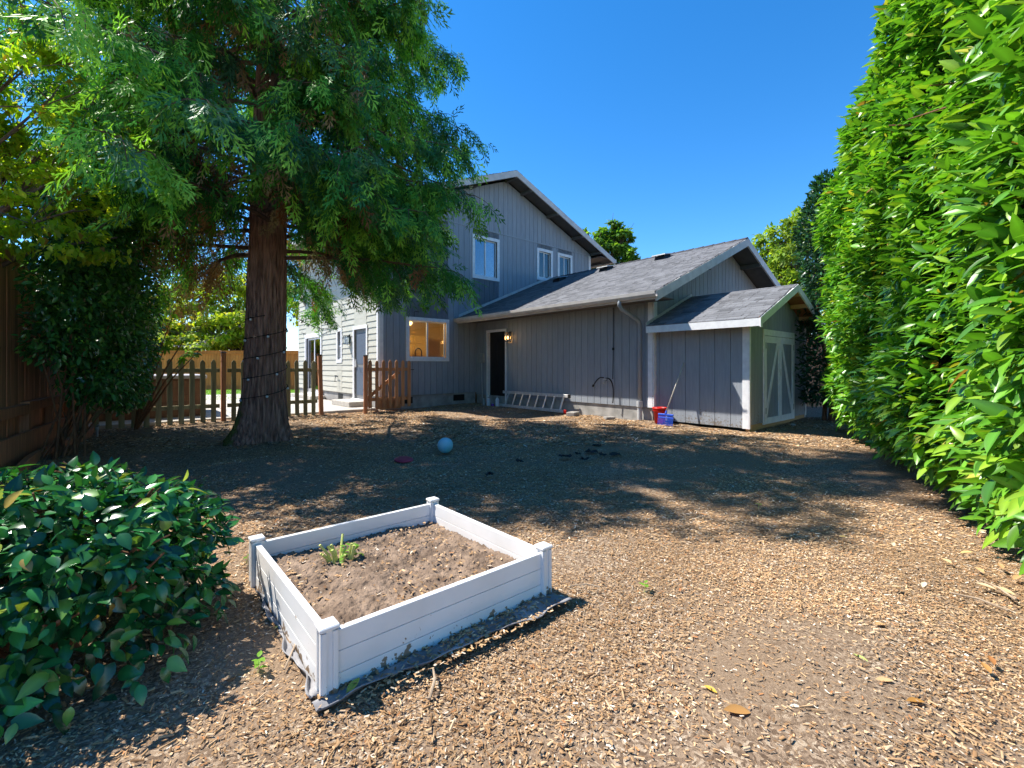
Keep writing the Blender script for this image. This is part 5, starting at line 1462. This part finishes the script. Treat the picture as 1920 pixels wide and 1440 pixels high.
# landscape fabric sticking out from under the bed
def fabric_strip(a0, b0, a1, b1, wa, wb, seed):
    r = np.random.default_rng(seed); n1, n2 = 46, 8
    V = []
    for i_ in range(n1):
        f = i_ / (n1 - 1)
        for j in range(n2):
            gq = j / (n2 - 1)
            base = bedpt(a0 + (a1 - a0) * f, b0 + (b1 - b0) * f)
            outv = (be2 * -1) if b0 == b1 else (be1 * -1)
            w = wa + (wb - wa) * f + 0.012 * math.sin(f * 17 + seed) + 0.006 * math.sin(f * 41)
            p = base + outv * (w * gq)
            zz = 0.010 + 0.006 * math.sin(f * 23 + gq * 5) + 0.004 * r.normal() * 0.6 + (0.016 * max(0, gq - 0.72) / .28)
            V.append((p.x, p.y, zz))
    idx = np.arange(n1 * n2).reshape(n1, n2)
    return np.array(V), np.stack([idx[:-1, :-1], idx[:-1, 1:], idx[1:, 1:], idx[1:, :-1]], -1).reshape(-1, 4)
V1, F1 = fabric_strip(-0.06, -0.02, 1.16, -0.02, 0.05, 0.15, 1); V2, F2 = fabric_strip(-0.02, 0.0, -0.02, 1.0, 0.035, 0.012, 2)
fo = obj('landscape_fabric', np_mesh('landscape_fabric', np.r_[V1, V2], np.r_[F1, F2 + len(V1)], M['fabric'], smooth=True))
sm = fo.modifiers.new('thickness', 'SOLIDIFY'); sm.thickness = 0.004
tag(fo, 'crumpled grey landscape fabric poking out under the white raised bed', 'fabric')

# ================================================================== SMALL THINGS
b = px(835, 848.5)
q = MB(); q.sphere((0, 0, 0.108), 0.108, 40, 24); bo = q.build('ball', M['ball'], None, smooth=True, loc=(b.x, b.y, -0.008))
tag(bo, 'pale blue playground ball lying on the shaded wood chips', 'ball')
b = px(757, 863)
q = MB(); q.lathe([(0.001, .026), (.07, .026), (.10, .022), (.118, .012), (.122, 0.0), (.117, 0.0), (.110, .012), (.09, .019), (.001, .021)], 36)
d_ = q.build('flying_disc', M['disc'], None, smooth=True, loc=(b.x, b.y, 0.004)); d_.rotation_euler = (math.radians(5), math.radians(4), 0)
tag(d_, 'dark red flying disc lying flat on the wood chips', 'flying disc')

# ladder lying on its side against the wing wall
lad = thing('ladder', 'aluminium ladder lying on its side along the grey wing wall', 'ladder', uv(2.35, -0.30), T)
for (x, zz) in ((0.0, 0.06), (0.16, 0.44)):
    q = MB(); q.box(x - 0.014, x + 0.014, 0.0, 2.62, zz - 0.04, zz + 0.04); q.build('side_rail', M['alu'], lad, bevel=0.004)
for k in range(8):
    y = 0.16 + k * 0.31
    q = MB(); q.beam((0.006, y, 0.075), (0.154, y, 0.425), 0.035, 0.03, up=(1, 0, 0)); q.build('rung', M['alu'], lad)
for (x, zz) in ((0.0, 0.06), (0.16, 0.44)):
    q = MB(); q.box(x - 0.018, x + 0.018, -0.06, 0.02, zz - 0.045, zz + 0.045); q.build('end_cap', M['red'] if zz < .2 else M['black'], lad, bevel=0.004)
# paving block under the end of the ladder
q = MB(); q.box(-.16, .16, -.11, .11, -.01, .09); o = q.build('paving_block', M['stone'], None, bevel=0.012, loc=uv(1.95, -0.42), rz=T + .3); tag(o, 'worn concrete block on the ground at the ladder end', 'block')
q = MB(); q.box(-.12, .12, -.08, .08, -.01, .05); o = q.build('paving_block', M['stone'], None, bevel=0.012, loc=uv(0.95, -0.30), rz=T - .4); tag(o, 'small flat concrete scrap by the wall below the hose', 'block')

# bottles by the back door
def bottle(name, label, loc, r0, h, m, group=None):
    root = thing(name, label, 'bottle', loc, group=group)
    q = MB(); q.lathe([(0.001, 0), (r0, 0.0), (r0 * 1.02, .02), (r0, h * .66), (r0 * .8, h * .78), (r0 * .36, h * .86), (r0 * .36, h * .9), (.001, h * .9)], 20); q.build('body', m, root, smooth=True)
    q = MB(); q.lathe([(r0 * .42, h * .895), (r0 * .42, h), (.001, h)], 16); q.build('cap', M['bottle'] if m is not M['bottle'] else M['meter'], root)
    return root
bottle('bottle', 'tall white plastic bottle on the ground at the foot of the ladder', uv(4.90, -0.42), 0.055, 0.32, M['bottle'])
bottle('bottle', 'white plastic bottle standing in front of the dark back door', uv(5.42, -0.34), 0.06, 0.27, M['bottle'])
bottle('bottle', 'slim grey bottle standing beside the white one at the dark door', uv(5.58, -0.40), 0.033, 0.22, M['meter'])
bottle('bottle', 'small purple bottle between the white bottles by the door', uv(5.12, -0.42), 0.045, 0.11, M['purple'])

# bucket and leaf rake against the shed wall
bu = uv(-0.25, -0.16)
bk = thing('bucket', 'red plastic bucket standing behind the blue rake by the shed', 'bucket', bu, T)
q = MB(); q.lathe([(.001, .005), (.105, .005), (.135, .30), (.152, .30), (.152, .335), (.142, .335), (.128, .30), (.10, .02), (.001, .02)], 30); q.build('body', M['red'], bk, smooth=True)
q = MB(); q.lathe([(.137, .262), (.147, .262), (.147, .272), (.138, .272)], 30); q.build('rim_band', M['red'], bk)
rk = thing('leaf_rake', 'blue plastic leaf rake with pale handle leaning on the shed wall', 'rake', uv(-0.52, -0.38), T + math.radians(-90))
# local x runs along the shed wall towards the camera end, y away from the wall... local frame: x = -A, y = B
hw, hz = 0.17, 0.20
q = MB(); q.box(-hw, hw, -.012, .012, .20, .235); q.build('rake_bar', M['blue'], rk, bevel=0.004)
q = MB(); q.box(-hw, hw, -.010, .010, .145, .165); q.build('rake_bar', M['blue'], rk, bevel=0.003)
for k in range(19):
    x = -hw + 0.006 + k * (2 * hw - 0.012) / 18
    q = MB(); q.hexa([(x - .003, -.035, .0), (x + .003, -.035, .0), (x + .003, -.029, .0), (x - .003, -.029, .0), (x - .003, -.004, .20), (x + .003, -.004, .20), (x + .003, .004, .20), (x - .003, .004, .20)]); q.build('tine', M['blue'], rk)
q = MB(); q.tube([(0, 0, .235), (0.005, .02, .30)], [.022, .016], 10); q.build('socket', M['blue'], rk)
q = MB(); q.tube([(0.004, .018, .29), (0.20, .36, 1.28)], .0125, 10); q.build('handle', M['handle'], rk, smooth=True)

# hot tub behind the picket fence
tub = thing('hot_tub', 'brown panelled hot tub with grey cover behind the picket fence', 'hot tub', uv(7.25, -8.35), T)
q = MB(); q.box(-1.05, 1.05, 0.03, 2.1, 0.05, 0.92); q.build('cabinet', M['tubwood'], tub)
for k in range(5):
    q = MB(); zz = 0.10 + k * 0.155; q.box(-0.98, 0.98, 0.005, 0.029, zz, zz + 0.148); q.build('panel_board', M['tubwood'], tub)
for x in (-1.05, 0.97):
    q = MB(); q.box(x, x + .08, -.005, 0.028, .06, .92); q.build('corner_trim', M['dark_wood'], tub)
q = MB(); q.box(1.051, 1.07, 0.03, 0.14, .06, .92); q.build('corner_trim', M['newwood'], tub)
q = MB(); q.box(-1.09, 1.09, -.04, 2.14, .921, 1.0); q.build('cover', M['tubcover'], tub, bevel=.015)
# irrigation standpipe
b = px(182, 818)
q = MB(); q.tube([(0, 0, -.05), (0, 0, .16), (.012, 0, .185), (.05, 0, .19)], .018, 10).tube([(0, 0, .10), (0, 0, .16)], .025, 10)
o = q.build('standpipe', M['pipe'], None, loc=(b.x, b.y, 0), smooth=True); tag(o, 'grey plastic standpipe poking out of the mulch before the picket fence', 'pipe')

# string lights: round the trunk, to the house and out to the left
def trunk_r(z): return 0.282 * (1 - z / 14.5) ** 0.8 + 0.02
def strand(name, label, pts, every, r=0.006, bulb=0.019):
    root = thing(name, label, 'string lights', pts[0])
    o0 = Vector(pts[0]); q = MB(); q.tube([Vector(p) - o0 for p in pts], r, 6); q.build('cable', M['wire'], root)
    bm_ = MB().sphere((0, 0, -.028), bulb, 12, 8).mesh('bulb', M['bulb'], smooth=True); sk = MB().tube([(0, 0, -.014), (0, 0, .012)], .010, 8).mesh('socket', M['wire'])
    for k in range(every // 2, len(pts), every):
        b_ = obj('bulb', bm_, root, Vector(pts[k]) - o0); obj('socket', sk, b_)
    return root
coil = []
for k in range(0, 190):
    a = k * 2 * math.pi / 42 + 2.0; z_ = 0.62 + 1.42 * k / 189 + 0.04 * math.sin(a * 1.0)
    fl = math.exp(-z_ / 0.33)
    rr2 = trunk_r(z_) * (1 + fl * 0.50) + 0.030 + 0.16 * fl * max(0, math.cos(a - 3.5))
    coil.append((TX + 0.012 * z_ + rr2 * math.cos(a), TY + 0.01 * z_ + rr2 * math.sin(a), z_))
strand('string_lights', 'dark cable of string lights wound round the conifer trunk', coil, 9, .0055, .021)
A_ = Vector((TX + .36, TY + .1, 2.1)); B_ = uv(9.7, VC - .03, 2.62)
strand('string_lights', 'string lights sagging from the trunk to the cream house wall', [A_.lerp(B_, t) - Vector((0, 0, .62 * 4 * t * (1 - t) * .35)) for t in [i / 60 for i in range(61)]], 6)
B2_ = uv(9.75, VC - .03, 2.58); C2_ = uv(13.6, VC - .03, 2.55)
strand('string_lights', 'string lights hung along the cream wall above the sliding door', [B2_.lerp(C2_, t) - Vector((0, 0, .25 * 4 * t * (1 - t))) for t in [i / 40 for i in range(41)]], 4)
D_ = Vector((TX - .36, TY + .1, 1.95)); E_ = Vector((-13.5, 17.5, 2.2))
strand('string_lights', 'string lights stretched from the trunk across the patio towards the maples', [D_.lerp(E_, t) - Vector((0, 0, .3 * 4 * t * (1 - t))) for t in [i / 60 for i in range(61)]], 5)

# stones, scraps, sticks and fallen leaves
def rock(name, label, loc, s, m=M['stone'], cat='stone', group=None):
    bm = bmesh.new(); bmesh.ops.create_icosphere(bm, subdivisions=2, radius=1)
    for v in bm.verts: v.co *= 1 + 0.16 * math.sin(v.co.x * 3.1 + loc[0] * 7) * math.cos(v.co.y * 2.7 + loc[1] * 5); v.co = Vector((v.co.x * s[0], v.co.y * s[1], v.co.z * s[2]))
    me = bpy.data.meshes.new(name); bm.to_mesh(me); bm.free(); me.materials.append(m)
    me.polygons.foreach_set('use_smooth', [True] * len(me.polygons))
    return tag(obj(name, me, None, loc, (0, 0, loc[0] * 9)), label, cat, group)
b = px(592, 806); rock('stone', 'smooth grey stone lying in the mulch near the trunk', (b.x, b.y, 0.01), (.10, .07, .04))
b = px(1487, 797); rock('stone', 'small grey stone by the shed door sill', (b.x, b.y, 0.005), (.055, .04, .03))
for x_, y_, s_ in ((1060, 858, .085), (1085, 854, .035), (1108, 850, .075), (1130, 856, .045), (1152, 855, .07), (1094, 864, .045), (1120, 838, .055), (975, 868, .04), (918, 893, .04)):
    b = px(x_, y_); n1 = 7; r2 = np.random.default_rng(x_)
    X, Y = np.meshgrid(np.linspace(-1, 1, n1), np.linspace(-1, 1, n1)); P = np.c_[X.ravel(), Y.ravel()]
    rad_ = 1 + .25 * noise(P + x_, 1.5); zz = .012 + .022 * np.abs(noise(P + x_ * .3, 2.2)) + .01 * r2.random(len(P))
    idx = np.arange(n1 * n1).reshape(n1, n1)
    o = obj('fabric_scrap', np_mesh('fabric_scrap', np.c_[P * s_ * np.array([1.0, .55]) * rad_[:, None], zz], np.stack([idx[:-1, :-1], idx[:-1, 1:], idx[1:, 1:], idx[1:, :-1]], -1).reshape(-1, 4), M['blackfab'], smooth=True), None, (b.x, b.y, 0), (0, 0, r2.uniform(-.5, .5)))
    md = o.modifiers.new('thickness', 'SOLIDIFY'); md.thickness = .004
    tag(o, 'crumpled scrap of black weed fabric lying on the shaded mulch', 'fabric', 'black fabric scraps')
fl_specs = [(1408, 1342, .15, (.42, .22, .07)), (1735, 1322, .11, (.40, .20, .05)), (1630, 1250, .10, (.36, .42, .12)), (1858, 1268, .10, (.42, .22, .07)), (1865, 1252, .09, (.34, .15, .05)),
            (1345, 1305, .08, (.62, .40, .06)), (1590, 1010, .10, (.62, .48, .20)), (1675, 1027, .10, (.66, .54, .36)), (1800, 1040, .12, (.62, .45, .20)), (1845, 1078, .12, (.55, .34, .16)),
            (1870, 1110, .14, (.66, .52, .34)), (1880, 1070, .12, (.50, .30, .14)), (1690, 1105, .11, (.66, .54, .34)), (1730, 1105, .10, (.68, .58, .42)), (1660, 1175, .10, (.58, .36, .16)),
            (650, 1310, .13, (.44, .44, .08)), (512, 1182, .05, (.60, .55, .12)), (885, 1225, .07, (.60, .34, .10)), (1640, 1280, .10, (.55, .36, .18)), (1275, 1112, .05, (.46, .18, .07)),
            (1905, 1120, .14, (.60, .44, .24)), (1900, 1090, .12, (.52, .33, .15)), (1830, 1000, .12, (.58, .46, .28)), (1500, 1330, .06, (.70, .62, .5)), (1785, 1060, .11, (.60, .42, .22))]
dl = leaf_proto(0.42, -0.12, 0.13, ys=HI_Y, ws=(0.0, 0.42, 0.84, 1.0, 0.86, 0.46, 0.0))
for x_, y_, s_, c_ in fl_specs:
    b = px(x_, y_); r2 = random.Random(int(x_ * 7 + y_))
    me = np_mesh('fallen_leaf', dl[0], dl[1], M['dryleaf'], np.repeat(np.array([c_]), len(dl[0]), 0), smooth=True)
    o = obj('fallen_leaf', me, None, (b.x, b.y, .010), (r2.uniform(-.08, .08), r2.uniform(-.15, .15), r2.uniform(-1.9, 1.9)), (s_ * .62, s_ * .62, s_ * .62))
    green = c_[1] > c_[0]; gold = c_[0] > 0.5
    kind_ = 'yellow-green' if green else ('pale tan' if gold else 'curled orange-brown')
    near_h = x_ - 1500 > (y_ - 950) * 0.2 + 150 and y_ < 1130
    place = 'in the litter at the foot of the hedge' if near_h else ('beside the white raised bed' if x_ < 900 else 'on the open sunlit wood chips')
    tag(o, f'{kind_} fallen leaf {place}', 'leaf', f'{kind_} fallen leaves {place}')
sticks = [((533, 1262), (555, 1195), .004), ((805, 1318), (812, 1262), .006), ((1070, 1103), (1125, 1107), .004), ((1890, 1150), (1780, 1118), .007), ((1905, 1130), (1840, 1095), .006)]
stick_lab = ['short dry stick beside the near bed post, next to the fabric', 'short thick stick lying upright to the white bed wall', 'thin pale twig just past the bed corner', 'long dry stick in the leaf litter under the hedge', 'dry stick crossing another at the hedge foot']
for si, (a_, b_, r0) in enumerate(sticks):
    A1, B1 = px(*a_), px(*b_); A1.z = .014; B1.z = .02; m_ = A1.lerp(B1, .5) + Vector((.012, .008, .008))
    q = MB(); q.tube([Vector((0, 0, .014)), Vector((m_.x - A1.x, m_.y - A1.y, m_.z)), Vector((B1.x - A1.x, B1.y - A1.y, B1.z))], [r0, r0 * .9, r0 * .6], 6)
    o = q.build('stick', M['deadwood'], None, loc=(A1.x, A1.y, 0)); tag(o, stick_lab[si], 'stick', 'dry sticks on the mulch')
for x_, y_, k_ in ((483, 1262, 7), (1208, 1108, 4), (462, 1055, 4), (1422, 952, 3), (382, 905, 4)):
    b = px(x_, y_); r2 = random.Random(x_)
    sd_ = thing('seedling', 'tiny green weed seedling sprouting through the wood chips', 'plant', (b.x, b.y, 0), group='weed seedlings')
    q = MB(); q.tube([(0, 0, -.01), (.004, 0, .03), (.006, 0, .055)], [.002, .0016, .001], 5); q.build('stem', M['cutstalk'], sd_)
    for k in range(k_):
        a = k * 2.4; R = frames(np.array([[math.cos(a), math.sin(a), .35]]), np.array([[0, 0, 1.0]]))[0]; s = r2.uniform(.026, .045)
        o = bpy.data.objects.new('leaf', meL); link(o, sd_); o.matrix_basis = Matrix.Translation((.004, 0, .02 + .007 * k)) @ Matrix(R.tolist()).to_4x4() @ Matrix.Diagonal((s, s, s, 1))

# ================================================================== WOOD CHIPS
CH_COLS = [(0.53, 0.345, 0.185), (0.45, 0.275, 0.138), (0.65, 0.46, 0.275), (0.31, 0.18, 0.088), (0.77, 0.66, 0.52), (0.18, 0.105, 0.058), (0.50, 0.23, 0.095)]
CH_W = [26, 26, 18, 14, 7, 8, 3]
def chip_area(x, y):
    r = np.c_[x - OX, y - OY]
    u = r @ np.array([dA.x, dA.y]); v = r @ np.array([dB.x, dB.y])
    ok = ~((u > -SU) & (v > 0.02)) & ~((u > 6.40)) & (x > fence_x(y) + 0.10) & (x < hedge_x(y) + 1.0)
    e = np.c_[x - BED_N.x, y - BED_N.y]; a = e @ np.array([be1.x, be1.y]); b = e @ np.array([be2.x, be2.y])
    ok &= ~((a > -0.035) & (a < S_ + 0.035) & (b > -0.035) & (b < S_ + 0.035))
    return ok
def make_chips():
    r = np.random.default_rng(77)
    boxv = np.array([(-.5, -.5, 0), (.5, -.5, 0), (.5, .5, 0), (-.5, .5, 0), (-.42, -.5, 1), (.42, -.5, 1), (.42, .5, 1), (-.42, .5, 1)], float)
    boxf = np.array([(4, 5, 6, 7), (1, 2, 6, 5), (3, 0, 4, 7), (0, 1, 5, 4)])
    quadv = np.array([(-.5, -.5, 0), (.5, -.42, 0), (.42, .5, 0), (-.5, .44, 0)], float); quadf = np.array([(0, 1, 2, 3)])
    Vs, Fs, Cs, nv = [], [], [], 0
    picked = []
    for (ya, yb, dens, l0, l1, w0, w1, pv, pf) in ((0.7, 3.1, 13000, .006, .021, .0022, .0062, quadv, quadf), (3.1, 6.8, 4300, .011, .032, .004, .0095, quadv, quadf), (6.8, 14.5, 1150, .028, .065, .009, .02, quadv, quadf)):
        wide = 1.2 * yb + 0.5; n = int(2 * wide * (yb - ya) * dens)
        x = r.uniform(-wide, wide, n); y = r.uniform(ya, yb, n)
        k = (np.abs(x) < 1.2 * y + 0.5) & chip_area(x, y)
        bare = noise(np.c_[x, y], 1.1) + 0.55 * noise(np.c_[x, y], 3.1, 1)
        k &= r.random(n) < np.clip(0.85 - 0.75 * np.clip(bare - 0.1, 0, 1.0), 0.14, 1)
        x, y = x[k], y[k]; n = len(x)
        g = gz(np.c_[x, y])
        ln = r.uniform(l0, l1, n) * np.where(r.random(n) < .05, r.uniform(1.4, 2.6, n), 1); w = r.uniform(w0, w1, n) * np.where(r.random(n) < .04, 1.8, 1); th = r.uniform(.0025, .006, n) * (ya < 1 and 1 or 2)
        pale = noise(np.c_[x, y], 1.7, 2)
        col = mixcol(n, CH_COLS, CH_W, .16, r) * (1 + 0.18 * np.clip(pale, -1, 1))[:, None]
        a = r.uniform(0, 2 * np.pi, n)
        ax = np.c_[np.cos(a), np.sin(a), r.normal(0, .16, n)]; nr = np.c_[r.normal(0, .22, n), r.normal(0, .22, n), np.ones(n)]
        pos = np.c_[x, y, g + r.uniform(.0, .012, n)]
        R = frames(ax, nr); size = np.c_[w, ln, th]
        if ya < 1:
            sc = (w * ln) / (y * y) * (np.abs(x) < 1.1 * y) * (y > 1.35)
            top = np.argsort(-sc)[:300]
            cols = col[top]; order = np.argsort(cols.sum(1))
            for gi in np.array_split(order, 6):
                me = np_mesh('wood_chip', boxv, boxf, M['chip'], np.repeat(cols[gi].mean(0)[None], 8, 0))
                for j in gi:
                    i_ = top[j]; o = bpy.data.objects.new('wood_chip', me); link(o, GROUND)
                    o.matrix_basis = Matrix.Translation(Vector(pos[i_])) @ Matrix(R[i_].tolist()).to_4x4() @ Matrix.Diagonal((*size[i_], 1))
            m_ = np.ones(n, bool); m_[top] = False
            pos, R, size, col = pos[m_], R[m_], size[m_], col[m_]
        V, F, C = scatter(pv, pf, pos, R, size, col)
        Vs.append(V); Fs.append(F + nv); Cs.append(C); nv += len(V)
    # a few chips blown over fabric and soil
    n = 900; a_ = r.uniform(-.05, 1.15, n); b_ = -r.uniform(.02, .17, n)
    e = np.array([bedpt(p, q_) for p, q_ in zip(a_, b_)]); k = r.random(n) < .35 + .4 * (noise(e[:, :2], 6) > 0)
    n2 = 700; s1, s2 = r.uniform(.05, 1.05, n2), r.uniform(.05, 1.05, n2); e2 = np.array([bedpt(p, q_, .118 + .02 * q_ / S_) for p, q_ in zip(s1, s2)])
    e[:, 2] = .022
    pos = np.r_[e[k], e2]; n = len(pos); a = r.uniform(0, 6.28, n)
    V, F, C = scatter(quadv, quadf, pos, frames(np.c_[np.cos(a), np.sin(a), r.normal(0, .2, n)], np.c_[r.normal(0, .3, n), r.normal(0, .3, n), np.ones(n)]), np.c_[r.uniform(.004, .011, n), r.uniform(.012, .03, n), np.ones(n) * .004], mixcol(n, CH_COLS, CH_W, .16, r) * .9)
    Vs.append(V); Fs.append(F + nv); Cs.append(C)
    V, F, C = np.concatenate(Vs), np.concatenate(Fs), np.concatenate(Cs)
    print('chips quads', len(F))
    o = obj('wood_chips', np_mesh('wood_chips', V, F, M['chip'], C))
    tag(o, 'tan and brown wood chips scattered over the whole yard', 'wood chips', kind='stuff')
make_chips()

# short grass on the far lawn
def make_grass():
    r = np.random.default_rng(5); n = 9000
    x = r.uniform(-17, -8.6, n); y = r.uniform(15.3, 22.8, n)
    pv = np.array([(-.5, 0, 0), (.5, 0, 0), (.12, 1.0, .12)]); pf = np.array([(0, 1, 2)])
    ax = np.c_[r.normal(0, .3, n), r.normal(0, .3, n), np.ones(n)]; nr = r.normal(size=(n, 3))
    V, F, C = scatter(pv, pf, np.c_[x, y, np.full(n, .012)], frames(ax, nr), np.c_[r.uniform(.012, .02, n), r.uniform(.05, .1, n), np.ones(n) * .05], mixcol(n, [(.16, .33, .05), (.22, .40, .06)], [1, 1], .2, r))
    o = obj('grass', np_mesh('grass', V, F, M['leaf'], C)); tag(o, 'short sunlit grass blades on the far lawn', 'grass', kind='stuff')
make_grass()
